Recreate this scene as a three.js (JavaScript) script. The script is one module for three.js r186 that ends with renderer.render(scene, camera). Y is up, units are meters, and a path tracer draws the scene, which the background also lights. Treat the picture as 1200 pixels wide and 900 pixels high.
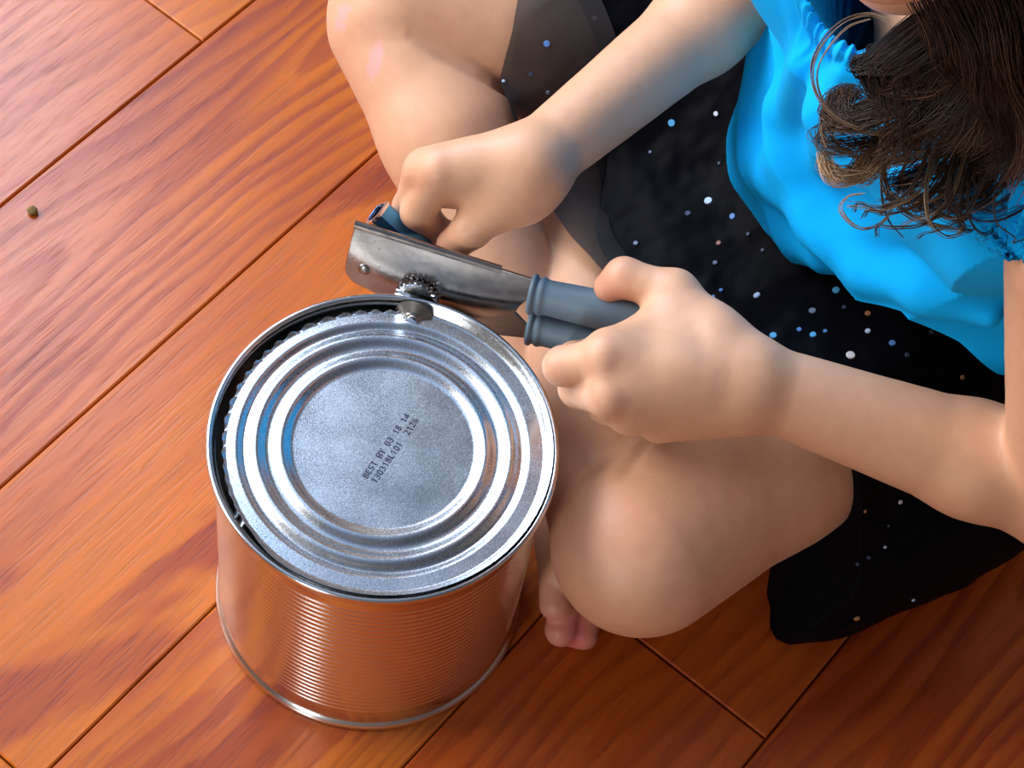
import * as THREE from 'three';
import { RoundedBoxGeometry } from 'three/addons/geometries/RoundedBoxGeometry.js';
import { mergeGeometries } from 'three/addons/utils/BufferGeometryUtils.js';
import { RectAreaLightUniformsLib } from 'three/addons/lights/RectAreaLightUniformsLib.js';
import { ImprovedNoise } from 'three/addons/math/ImprovedNoise.js';

// ---------------------------------------------------------------- camera, sky, light, exposure
const V = (x, y, z) => new THREE.Vector3(x, y, z);
const scene = new THREE.Scene();
const camera = new THREE.PerspectiveCamera(20.228, 4 / 3, 0.05, 20);
{
  const pitch = 1.0272721, roll = 0.1944956;                      // looking steeply down at the floor, slightly rolled
  const fw = V(0, -Math.sin(pitch), -Math.cos(pitch)), r = V(1, 0, 0), u = V().crossVectors(r, fw);
  const up = u.clone().multiplyScalar(Math.cos(roll)).addScaledVector(r, -Math.sin(roll));
  camera.position.set(0.0507862, 0.9882189, 0.4629725);
  camera.up.copy(up);
  camera.lookAt(camera.position.clone().add(fw));
}
scene.background = new THREE.Color(0.55, 0.80, 1.1);
scene.backgroundIntensity = 1.0;
RectAreaLightUniformsLib.init();
const renderer = new THREE.WebGLRenderer({ antialias: true });
renderer.toneMapping = THREE.LinearToneMapping;
renderer.toneMappingExposure = 0.56;
renderer.shadowMap.enabled = true;
// daylight entering through the room's three window openings: [centre, width, height, direction it faces, intensity]
const DAY = new THREE.Color(1.0, 0.99, 0.97);
const WINDOWS = [
  { at: V(-1.6, 1.35, -0.35), w: 1.6, h: 1.5, face: V(1, 0, 0), power: 15 },
  { at: V(-1.03, 1.58, -1.3), w: 0.96, h: 1.5, face: V(0, 0, 1), power: 20, tint: new THREE.Color(0.74, 0.92, 1.22) },
  { at: V(-0.72, 0.85, 1.9), w: 0.30, h: 1.0, face: V(0, 0, -1), power: 30 },
];
for (const w of WINDOWS) {
  const l = new THREE.RectAreaLight(w.tint ?? DAY, w.power, w.w, w.h);
  l.name = 'window_daylight';
  l.position.copy(w.at).addScaledVector(w.face, 0.03);
  l.lookAt(l.position.clone().add(w.face));
  scene.add(l);
}

// ---------------------------------------------------------------- helpers
const N3 = new ImprovedNoise();
const noise = (x, y, z) => N3.noise(x, y, z);
const fbm = (x, y, z, o = 4) => { let s = 0, a = 0.5; for (let i = 0; i < o; i++) { s += a * N3.noise(x, y, z); x *= 2.03; y *= 2.03; z *= 2.03; a *= 0.5; } return s; };
let seed = 7;
const rnd = () => { seed = (seed + 0x6d2b79f5) | 0; let t = Math.imul(seed ^ (seed >>> 15), 1 | seed); t = (t + Math.imul(t ^ (t >>> 7), 61 | t)) ^ t; return ((t ^ (t >>> 14)) >>> 0) / 4294967296; };
const clamp = (x, a = 0, b = 1) => Math.min(b, Math.max(a, x));
const smooth = (a, b, x) => { const t = clamp((x - a) / (b - a)); return t * t * (3 - 2 * t); };
const lerp = (a, b, t) => a + (b - a) * t;
const lambda = (o) => new THREE.MeshStandardMaterial(o);
function mesh(name, geometry, material, parent, userData) {
  const m = new THREE.Mesh(geometry, material);
  m.name = name; m.castShadow = m.receiveShadow = true;
  if (userData) Object.assign(m.userData, userData);
  (parent ?? scene).add(m);
  return m;
}
function group(name, userData, position) {
  const g = new THREE.Group(); g.name = name; Object.assign(g.userData, userData);
  if (position) g.position.copy(position);
  scene.add(g);
  return g;
}
function texture(w, h, f, srgb, wrap = THREE.RepeatWrapping) {       // f(u, v) -> [r, g, b] 0..1
  const d = new Uint8Array(w * h * 4);
  for (let y = 0, i = 0; y < h; y++) for (let x = 0; x < w; x++, i += 4) {
    const c = f((x + 0.5) / w, (y + 0.5) / h);
    d[i] = clamp(c[0]) * 255; d[i + 1] = clamp(c[1]) * 255; d[i + 2] = clamp(c[2]) * 255; d[i + 3] = 255;
  }
  const t = new THREE.DataTexture(d, w, h);
  t.magFilter = THREE.LinearFilter; t.wrapS = t.wrapT = wrap; t.needsUpdate = true;
  if (srgb) t.colorSpace = THREE.SRGBColorSpace;
  return t;
}
const box = (w, h, d, x, y, z) => { const g = new THREE.BoxGeometry(w, h, d); g.translate(x, y, z); return g; };

// ---------------------------------------------------------------- the room
const ROOM = { x0: -1.6, x1: 2.3, z0: -1.3, z1: 1.9, h: 2.5, t: 0.12 };
const wallPaint = lambda({ color: new THREE.Color(0.20, 0.17, 0.14), roughness: 0.9 });
const ceilingPaint = lambda({ color: new THREE.Color(0.16, 0.23, 0.32), roughness: 0.95 });
const whitePaint = lambda({ color: new THREE.Color(0.75, 0.75, 0.73), roughness: 0.5 });
const structure = { kind: 'structure' };
function wall(name, along, fixed, out, lo, hi, opening) {            // a thick wall, built as four slabs around its opening
  const gs = [], t = ROOM.t, put = (a0, a1, y0, y1) => {
    const c = fixed + out * t / 2;
    gs.push(along === 'x' ? box(a1 - a0, y1 - y0, t, (a0 + a1) / 2, (y0 + y1) / 2, c) : box(t, y1 - y0, a1 - a0, c, (y0 + y1) / 2, (a0 + a1) / 2));
  };
  if (!opening) put(lo, hi, 0, ROOM.h);
  else {
    const [a0, a1, y0, y1] = opening;
    put(lo, a0, 0, ROOM.h); put(a1, hi, 0, ROOM.h); put(a0, a1, 0, y0); put(a0, a1, y1, ROOM.h);
  }
  mesh(name, mergeGeometries(gs), wallPaint, null, structure);
}
const openingOf = (w) => { const a = Math.abs(w.face.x) > 0.5 ? w.at.z : w.at.x; return [a - w.w / 2, a + w.w / 2, w.at.y - w.h / 2, w.at.y + w.h / 2]; };
wall('wall_left', 'z', ROOM.x0, -1, ROOM.z0, ROOM.z1, openingOf(WINDOWS[0]));
wall('wall_back', 'x', ROOM.z0, -1, ROOM.x0 - ROOM.t, ROOM.x1 + ROOM.t, openingOf(WINDOWS[1]));
wall('wall_front', 'x', ROOM.z1, 1, ROOM.x0 - ROOM.t, ROOM.x1 + ROOM.t, openingOf(WINDOWS[2]));
wall('wall_right', 'z', ROOM.x1, 1, ROOM.z0, ROOM.z1);
mesh('ceiling', box(ROOM.x1 - ROOM.x0 + 2 * ROOM.t, 0.12, ROOM.z1 - ROOM.z0 + 2 * ROOM.t, (ROOM.x0 + ROOM.x1) / 2, ROOM.h + 0.06, (ROOM.z0 + ROOM.z1) / 2), ceilingPaint, null, structure);
const paneGlass = new THREE.MeshPhysicalMaterial({ color: 0xffffff, transmission: 1, thickness: 0, roughness: 0, ior: 1.45 });
WINDOWS.forEach((w, i) => {
  const g = group('window_' + (i + 1), { kind: 'structure' }, w.at.clone().addScaledVector(w.face, -0.06));
  g.lookAt(g.position.clone().add(w.face));
  const b = 0.05, fr = [box(w.w, b, 0.07, 0, w.h / 2 - b / 2, 0), box(w.w, b, 0.07, 0, -w.h / 2 + b / 2, 0), box(b, w.h - 2 * b, 0.07, -w.w / 2 + b / 2, 0, 0), box(b, w.h - 2 * b, 0.07, w.w / 2 - b / 2, 0, 0)];
  mesh('window_frame', mergeGeometries(fr), whitePaint, g);
  mesh('mullion', box(0.05, w.h - 2 * b, 0.05, 0, 0, 0), whitePaint, g);
  for (const s of [-1, 1]) mesh('pane', box((w.w - 2 * b - 0.05) / 2, w.h - 2 * b, 0.004, s * (w.w - 2 * b + 0.05) / 4, 0, 0), paneGlass, g);
});

// ---------------------------------------------------------------- the floor: every plank a piece of its own
const WOOD_U = 1.0, WOOD_V = 0.512, BANDS = 4;
function woodField(u, v) {                                            // u along the plank, v across, both in metres
  const b = Math.floor(v / 0.128) % BANDS, x = v - b * 0.128 - 0.064;
  const cx = [0.012, -0.03, 0.02, 0.05][b], deep = [0.012, 0.02, 0.028, 0.012][b], slope = [0.016, 0.012, -0.018, 0.02][b];
  const w1 = 0.03 * noise(u * 2.3 + b * 9.1, x * 5, b * 3.7) + 0.010 * noise(u * 6 + 3, x * 16, b * 1.7) + 0.003 * noise(u * 17, x * 60, b * 5.3);
  const w2 = 0.032 * noise(u * 2.9 + 17.3, x * 6, b * 2.9);
  const dx = x - cx + w1, dy = deep + slope * (u - 0.5) + w2;
  const r = Math.sqrt(dx * dx + dy * dy * 0.8) / [0.0085, 0.012, 0.0065, 0.0105][b] + 0.12 * noise(u * 26, x * 160, b);
  const ph = r - Math.floor(r);
  const ring = smooth(0.25, 0.8, ph) * (1 - smooth(0.86, 1.0, ph));    // dark late wood with a soft side and a sharp side
  const soft = clamp(0.62 + 0.9 * fbm(u * 3.1 + b * 4, x * 20, b * 7.7, 3));
  const pore = noise(u * 55 + b * 20, x * 950, b * 1.3), fibre = noise(u * 14, x * 420, b + 0.5);
  const flame = smooth(-0.02, 0.16, fbm(u * 4.2 + b * 3.1 + 0.03 * Math.sin(x * 90), x * 17 + u * 5, b * 5.1 + 0.4, 4));
  return { ring: ring * soft * [1.25, 0.35, 1.0, 0.9][b] + flame * [0.35, 1.35, 0.55, 0.5][b], pore: clamp(pore * 2.2 - 0.15), fibre, blotch: fbm(u * 5 + b * 11, x * 15, 3.3, 3) };
}
const woodMap = texture(2048, 1024, (u, v) => {
  const w = woodField(u * WOOD_U, v * WOOD_V);
  const k = clamp(0.06 + 0.44 * w.ring + 0.12 * w.pore * (0.4 + w.ring) + 0.06 * w.fibre + 0.55 * w.blotch);
  const a = [0.86, 0.49, 0.19], c = [0.58, 0.22, 0.08];
  const t = 1 + 0.07 * w.fibre - 0.06 * w.pore;
  return [lerp(a[0], c[0], k) * t, lerp(a[1], c[1], k) * t, lerp(a[2], c[2], k) * t];
}, true, THREE.MirroredRepeatWrapping);
const woodRelief = texture(2048, 1024, (u, v) => {
  const w = woodField(u * WOOD_U, v * WOOD_V), h = 0.75 - 0.3 * w.pore - 0.1 * w.ring + 0.12 * w.fibre + 0.2 * w.blotch;
  return [h, clamp(0.62 + 0.12 * w.ring + 0.2 * w.pore + 0.1 * w.blotch), 0];
}, false, THREE.MirroredRepeatWrapping);
const woodTones = [[0.76, 0.66, 0.54], [0.72, 0.60, 0.46], [0.82, 0.75, 0.62], [0.74, 0.63, 0.50], [0.66, 0.43, 0.31], [0.70, 0.46, 0.33]].map(([r, g, b]) => new THREE.MeshPhysicalMaterial({
  color: new THREE.Color(r, g, b), map: woodMap, bumpMap: woodRelief, bumpScale: 0.00010, roughnessMap: woodRelief, roughness: 0.40, specularIntensity: 0.85,
}));
const floor = group('floor', { kind: 'structure' });
mesh('subfloor', box(ROOM.x1 - ROOM.x0 + 0.24, 0.1, ROOM.z1 - ROOM.z0 + 0.24, (ROOM.x0 + ROOM.x1) / 2, -0.065, (ROOM.z0 + ROOM.z1) / 2), lambda({ color: new THREE.Color(0.05, 0.02, 0.01), roughness: 0.9 }), floor);
const YAW = 0.516554924606503, OFF = -0.30164259, PW = 0.1254371;
const DIR = V(Math.sin(YAW), 0, -Math.cos(YAW)), ACR = V(Math.cos(YAW), 0, Math.sin(YAW));
function plankGeometry(len, uOff, band) {                             // bevelled board, top at y = 0; local x across, z along
  const w = PW - 0.0008, b = 0.0010, hb = 0.0010, prof = [[-w / 2, -0.014], [-w / 2, -hb], [-w / 2 + b * 0.4, -hb * 0.35], [-w / 2 + b, 0], [w / 2 - b, 0], [w / 2 - b * 0.4, -hb * 0.35], [w / 2, -hb], [w / 2, -0.014]];
  const zs = [[0, 1], [b * 0.4, 0.35], [b, 0], [len - b, 0], [len - b * 0.4, 0.35], [len, 1]];
  const pos = [], uv = [], idx = [], K = prof.length;
  for (const [z, e] of zs) for (const [x, y] of prof) {
    pos.push(x, y > -0.01 ? Math.min(y, -hb * e) : y, z);
    uv.push((z + uOff) / WOOD_U, (band * 0.128 + 0.064 + x) / WOOD_V);
  }
  for (let i = 0; i < zs.length - 1; i++) for (let j = 0; j < K - 1; j++) { const a = i * K + j, c = a + 1, d = a + K, e = d + 1; idx.push(a, d, c, c, d, e); }
  for (let j = 1; j < K - 2; j++) { idx.push(0, j, j + 1 < K ? j + 1 : j); const o = (zs.length - 1) * K; idx.push(o, o + j + 1, o + j); }
  const g = new THREE.BufferGeometry();
  g.setAttribute('position', new THREE.Float32BufferAttribute(pos, 3)); g.setAttribute('uv', new THREE.Float32BufferAttribute(uv, 2));
  g.setIndex(idx); const f = g.toNonIndexed(); f.computeVertexNormals();
  return f;
}
// butt joints seen in the photograph: row -> positions along the planks
const JOINTS = { '-1': [-0.75, 0.1993, 1.1], 0: [-0.42, 0.93], 1: [-1.1, -0.1822, 0.8], 2: [-0.5, 0.75], 3: [-0.85, 0.0695, 1.0], 4: [-0.6, 0.78] };
const rowSpan = (k) => {                                              // where row k runs inside the room
  let lo = Infinity, hi = -Infinity;
  for (let s = -4; s <= 4; s += 0.02) { const p = ACR.clone().multiplyScalar(OFF + (k + 0.5) * PW).addScaledVector(DIR, s); if (p.x > ROOM.x0 - 0.08 && p.x < ROOM.x1 + 0.08 && p.z > ROOM.z0 - 0.08 && p.z < ROOM.z1 + 0.08) { lo = Math.min(lo, s); hi = Math.max(hi, s); } }
  return [lo, hi];
};
const LOOK = { '-1': [0.12, 3], 0: [0.3, 0], 1: [0.38, 1], 2: [0.3, 2], 3: [0.25, 3], 4: [0.3, 0] };
for (let k = -22; k <= 28; k++) {
  const [lo, hi] = rowSpan(k);
  if (!(hi > lo)) continue;
  const cuts = [...(JOINTS[k] ?? [lo + 0.2 + 0.8 * rnd()])].sort((a, b) => a - b);
  while (cuts[0] > lo) cuts.unshift(cuts[0] - 0.85 - 0.35 * rnd());
  while (cuts[cuts.length - 1] < hi) cuts.push(cuts[cuts.length - 1] + 0.85 + 0.35 * rnd());
  cuts[0] = Math.max(cuts[0], lo); cuts[cuts.length - 1] = Math.min(cuts[cuts.length - 1], hi);
  for (let i = 0; i + 1 < cuts.length; i++) {
    const len = cuts[i + 1] - cuts[i] - 0.0008;
    if (len < 0.02) continue;
    const near = LOOK[k] && cuts[i] < 0.6 && cuts[i + 1] > -0.2;
    const band = near ? LOOK[k][1] : Math.floor(rnd() * BANDS), u0 = near ? LOOK[k][0] + cuts[i] : rnd() * 3;
    const m = mesh('plank', plankGeometry(len, u0, band), woodTones[k >= 3 && k <= 7 ? 4 + (k % 2) : (k + 40 + i) % 4], floor);
    m.position.copy(ACR).multiplyScalar(OFF + (k + 0.5) * PW).addScaledVector(DIR, cuts[i]);
    m.rotation.y = Math.atan2(DIR.x, DIR.z);
  }
}

// ---------------------------------------------------------------- the tin can
const can = group('tin_can', { label: 'large ribbed silver tin can with partly cut lid, standing on the wooden floor', category: 'can' });
const CAN_H = 0.1526, CAN_R = 0.0748;
const tin = new THREE.MeshPhysicalMaterial({ color: new THREE.Color(0.78, 0.785, 0.79), metalness: 1, roughness: 0.17 });
const spangle = texture(1024, 1024, (u, v) => {
  const s = noise(u * 260, v * 260, 1.5) * 0.6 + noise(u * 520, v * 520, 8.1) * 0.5 + 0.35 * fbm(u * 9, v * 9, 4.4, 3);
  return [0.5 + 0.4 * s, 0.62 + 0.25 * s + 0.25 * fbm(u * 7, v * 7, 2.2, 3), 0];
});
const tinLid = new THREE.MeshPhysicalMaterial({ color: new THREE.Color(0.68, 0.715, 0.75), metalness: 1, roughness: 0.42, roughnessMap: spangle, bumpMap: spangle, bumpScale: 0.00003 });
function lathe(profile, seg = 160) { return new THREE.LatheGeometry(profile.map(([r, y]) => new THREE.Vector2(r, y)), seg); }
{
  const p = [[CAN_R - 0.0006, 0.006], [CAN_R, 0.0062]];
  const y0 = 0.0165, y1 = CAN_H - 0.0155, nb = 27;
  for (let y = 0.008; y <= CAN_H - 0.005; y += 0.00022) {
    const f = (y - y0) / (y1 - y0) * nb, e = smooth(y0 - 0.001, y0 + 0.003, y) * (1 - smooth(y1 - 0.003, y1 + 0.001, y));
    p.push([CAN_R - 0.0005 * e * Math.pow(0.5 + 0.5 * Math.cos(2 * Math.PI * f), 4), y]);
  }
  p.push([CAN_R - 0.0006, CAN_H - 0.004]);
  mesh('can_wall', lathe(p, 220), tin, can);
  // bottom end with its seam
  const seam = (y, up) => [[0.0725, y + 0.0045 * up], [0.0731, y + 0.0004 * up], [0.0738, y], [0.0752, y], [0.0763, y + 0.0007 * up], [0.0768, y + 0.0020 * up], [0.0764, y + 0.0034 * up], [0.0754, y + 0.0047 * up], [0.0746, y + 0.0056 * up]];
  mesh('bottom_end', lathe([[0, 0.0038], [0.068, 0.0038], [0.0715, 0.0042], ...seam(0.0002, 1)]), tin, can);
  // top seam: a rolled ring a little wider than the wall
  const top = [[0.0747, CAN_H - 0.0105], [0.0750, CAN_H - 0.0062], [0.0764, CAN_H - 0.0052], [0.0782, CAN_H - 0.0044], [0.0785, CAN_H - 0.003], [0.0784, CAN_H - 0.0009], [0.0777, CAN_H - 0.0001], [0.0767, CAN_H], [0.0759, CAN_H - 0.0005], [0.07545, CAN_H - 0.0016], [0.0752, CAN_H - 0.0042], [0.0750, CAN_H - 0.0055]];
  mesh('top_rim', lathe(top, 220), tin, can);
}
// the lid: polar mesh so that the cut edge can leave the rim on the left
const lidCut = (a) => {                                               // 0 where the lid is still seamed, 1 where it is cut; a = angle from +x towards +z
  const d = Math.atan2(Math.sin(a), Math.cos(a));                     // the cutter stands at -PI/2 and has come round over the left side
  const back = d > 0 ? d - 2 * Math.PI : d;                           // -PI/2 ... -2PI
  return smooth(-1.60, -1.70, back) * smooth(-4.45, -3.35, back);
};
{
  const prof = (r) => {
    const bump = (c, w, h) => (Math.abs(r - c) < w ? h * (0.5 + 0.5 * Math.cos(Math.PI * (r - c) / w)) : 0);
    return 0.1472 + bump(0.0455, 0.0054, 0.0022) + bump(0.0568, 0.0056, 0.0024) + 0.0018 * smooth(0.0615, 0.0655, r);
  };
  const rs = [0, 0.01, 0.02, 0.03, 0.036]; for (let r = 0.0395; r < 0.0665; r += 0.0004) rs.push(r);
  const nFix = rs.length, nOut = 12, SEG = 288, pos = [], uv = [], idx = [], K = nFix + nOut;
  for (let s = 0; s <= SEG; s++) {
    const a = s / SEG * 2 * Math.PI - Math.PI, c = lidCut(a);
    const teeth = c * (0.5 + 0.5 * Math.sin(a * 56 + 1.2 * Math.sin(a * 7)));
    const rEnd = 0.0742 - 0.0026 * c;
    for (let i = 0; i < K; i++) {
      let r, y;
      if (i < nFix) { r = rs[i]; y = prof(r); }
      else {
        const t = (i - nFix + 1) / nOut, free = lerp(0.0667, rEnd - 0.0010 * teeth * t, t);
        r = free; y = prof(0.0667);
        const wallUp = t > 0.68 ? (t - 0.68) / 0.32 : 0;
        y += lerp(0.0048 * wallUp * wallUp * (3 - 2 * wallUp), (0.0016 - 0.0018 * teeth) * wallUp, c);
        if (t > 0.8) r = lerp(lerp(0.0738, 0.0755, (t - 0.8) / 0.2), r, smooth(0.02, 0.35, c));
      }
      y -= 0.0012 * lidCut(a) * smooth(0.05, 0.075, r);
      pos.push(r * Math.cos(a), y, r * Math.sin(a)); uv.push(0.5 + r * Math.cos(a) / 0.16, 0.5 - r * Math.sin(a) / 0.16);
    }
  }
  for (let s = 0; s < SEG; s++) for (let i = 0; i < K - 1; i++) { const a = s * K + i, b = a + K; idx.push(a, a + 1, b, b, a + 1, b + 1); }
  const g = new THREE.BufferGeometry();
  g.setAttribute('position', new THREE.Float32BufferAttribute(pos, 3)); g.setAttribute('uv', new THREE.Float32BufferAttribute(uv, 2)); g.setIndex(idx); g.computeVertexNormals();
  const lid = mesh('lid', g, tinLid, can, { label: 'round lid with ring beads, cut loose along its left edge' });
  // ink-jet date code printed on the centre panel
  const cv = document.createElement('canvas'); cv.width = 1024; cv.height = 256;
  const cx = cv.getContext('2d'); cx.clearRect(0, 0, 1024, 256); cx.fillStyle = 'rgba(38,34,62,1)'; cx.font = 'bold 100px monospace';
  const row = (text, y, x0) => [...text].forEach((ch, i) => cx.fillText(ch, x0 + i * 61, y));
  row('BEST BY 03 18 14', 100, 18); row('130318L101  2126', 216, 18);
  const mask = texture(1024, 256, () => [0, 0, 0]);
  const src = cx.getImageData(0, 0, 1024, 256).data;
  for (let y = 0; y < 256; y++) for (let x = 0; x < 1024; x++) {
    const o = ((255 - y) * 1024 + x) * 4, a = src[(y * 1024 + x) * 4 + 3];
    const dot = 0.55 + 0.45 * Math.sin(x * 0.55) * Math.sin(y * 0.55);
    mask.image.data[o] = mask.image.data[o + 1] = mask.image.data[o + 2] = a * clamp(0.75 + 0.4 * dot);
  }
  mask.needsUpdate = true;
  const ink = lambda({ color: new THREE.Color(0.03, 0.025, 0.06), roughness: 0.6, alphaMap: mask, transparent: true });
  const pg = new THREE.PlaneGeometry(0.040, 0.010); pg.rotateX(-Math.PI / 2);
  const code = mesh('date_code', pg, ink, lid, { label: 'dark dotted best-by date print' });
  code.position.set(0.0035, 0.14745, -0.0005); code.rotation.y = 1.235;
}

// ---------------------------------------------------------------- signed distance modelling (for the person and the cloth)
const sminP = (a, b, k) => { const h = Math.max(k - Math.abs(a - b), 0) / k; return Math.min(a, b) - h * h * k * 0.25; };
function cone(a, b, ra, rb) {                                         // rounded cone between two joints
  const bx = b.x - a.x, by = b.y - a.y, bz = b.z - a.z, l2 = bx * bx + by * by + bz * bz, rr = ra - rb, a2 = l2 - rr * rr, il2 = 1 / l2;
  const sq = (x) => x * x, R = Math.max(ra, rb);
  return {
    c: [(a.x + b.x) / 2, (a.y + b.y) / 2, (a.z + b.z) / 2], r: Math.sqrt(l2) / 2 + R,
    f(x, y, z) {
      const px = x - a.x, py = y - a.y, pz = z - a.z, yy = px * bx + py * by + pz * bz, zz = yy - l2;
      const x2 = sq(px * l2 - bx * yy) + sq(py * l2 - by * yy) + sq(pz * l2 - bz * yy), y2 = yy * yy * l2, z2 = zz * zz * l2, k = Math.sign(rr) * rr * rr * x2;
      if (Math.sign(zz) * a2 * z2 > k) return Math.sqrt(x2 + z2) * il2 - rb;
      if (Math.sign(yy) * a2 * y2 < k) return Math.sqrt(x2 + y2) * il2 - ra;
      return (Math.sqrt(x2 * a2 * il2) + yy * rr) * il2 - ra;
    },
  };
}
function ball(c, rx, ry, rz, ax, ay) {                                // ellipsoid; ax, ay = its own x and y directions
  const X = (ax ?? V(1, 0, 0)).clone().normalize(), Z = V().crossVectors(X, ay ?? V(0, 1, 0)).normalize(), Y = V().crossVectors(Z, X);
  return {
    c: [c.x, c.y, c.z], r: Math.max(rx, ry, rz),
    f(x, y, z) {
      const dx = x - c.x, dy = y - c.y, dz = z - c.z;
      const p = dx * X.x + dy * X.y + dz * X.z, q = dx * Y.x + dy * Y.y + dz * Y.z, s = dx * Z.x + dy * Z.y + dz * Z.z;
      const k0 = Math.hypot(p / rx, q / ry, s / rz), k1 = Math.hypot(p / (rx * rx), q / (ry * ry), s / (rz * rz));
      return k1 < 1e-9 ? -Math.min(rx, ry, rz) : k0 * (k0 - 1) / k1;
    },
  };
}
// a model is a list of groups { k, prims, cut } joined with a small blend kk; cuts are carved with a smooth maximum
function field(groups, kk, extra) {
  const all = groups.map((g) => ({ k: g.k, kj: g.join ?? kk, prims: g.prims, cuts: g.cuts ?? [] }));
  const evalList = (list, x, y, z) => {
    let d = 1;
    for (const g of list) {
      let e = 1;
      for (const p of g.prims) { const v = p.f(x, y, z); e = e > 0.9 ? v : sminP(e, v, p.k ?? g.k); }
      for (const p of g.cuts) { const v = -p.f(x, y, z); e = -sminP(-e, -v, p.k ?? 0.003); }
      d = d > 0.9 ? e : sminP(d, e, g.kj);
    }
    return extra ? extra(d, x, y, z) : d;
  };
  return {
    near(x, y, z, reach) {
      const list = [];
      for (const g of all) {
        const prims = g.prims.filter((p) => Math.hypot(x - p.c[0], y - p.c[1], z - p.c[2]) - p.r < reach + 0.03);
        if (prims.length) list.push({ ...g, prims });
      }
      return list;
    },
    evalList, at: (x, y, z) => evalList(all, x, y, z),
    bounds() {
      const lo = [9, 9, 9], hi = [-9, -9, -9];
      for (const g of all) for (const p of g.prims) for (let i = 0; i < 3; i++) { lo[i] = Math.min(lo[i], p.c[i] - p.r - 0.012); hi[i] = Math.max(hi[i], p.c[i] + p.r + 0.012); }
      return [lo, hi];
    },
  };
}
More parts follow.
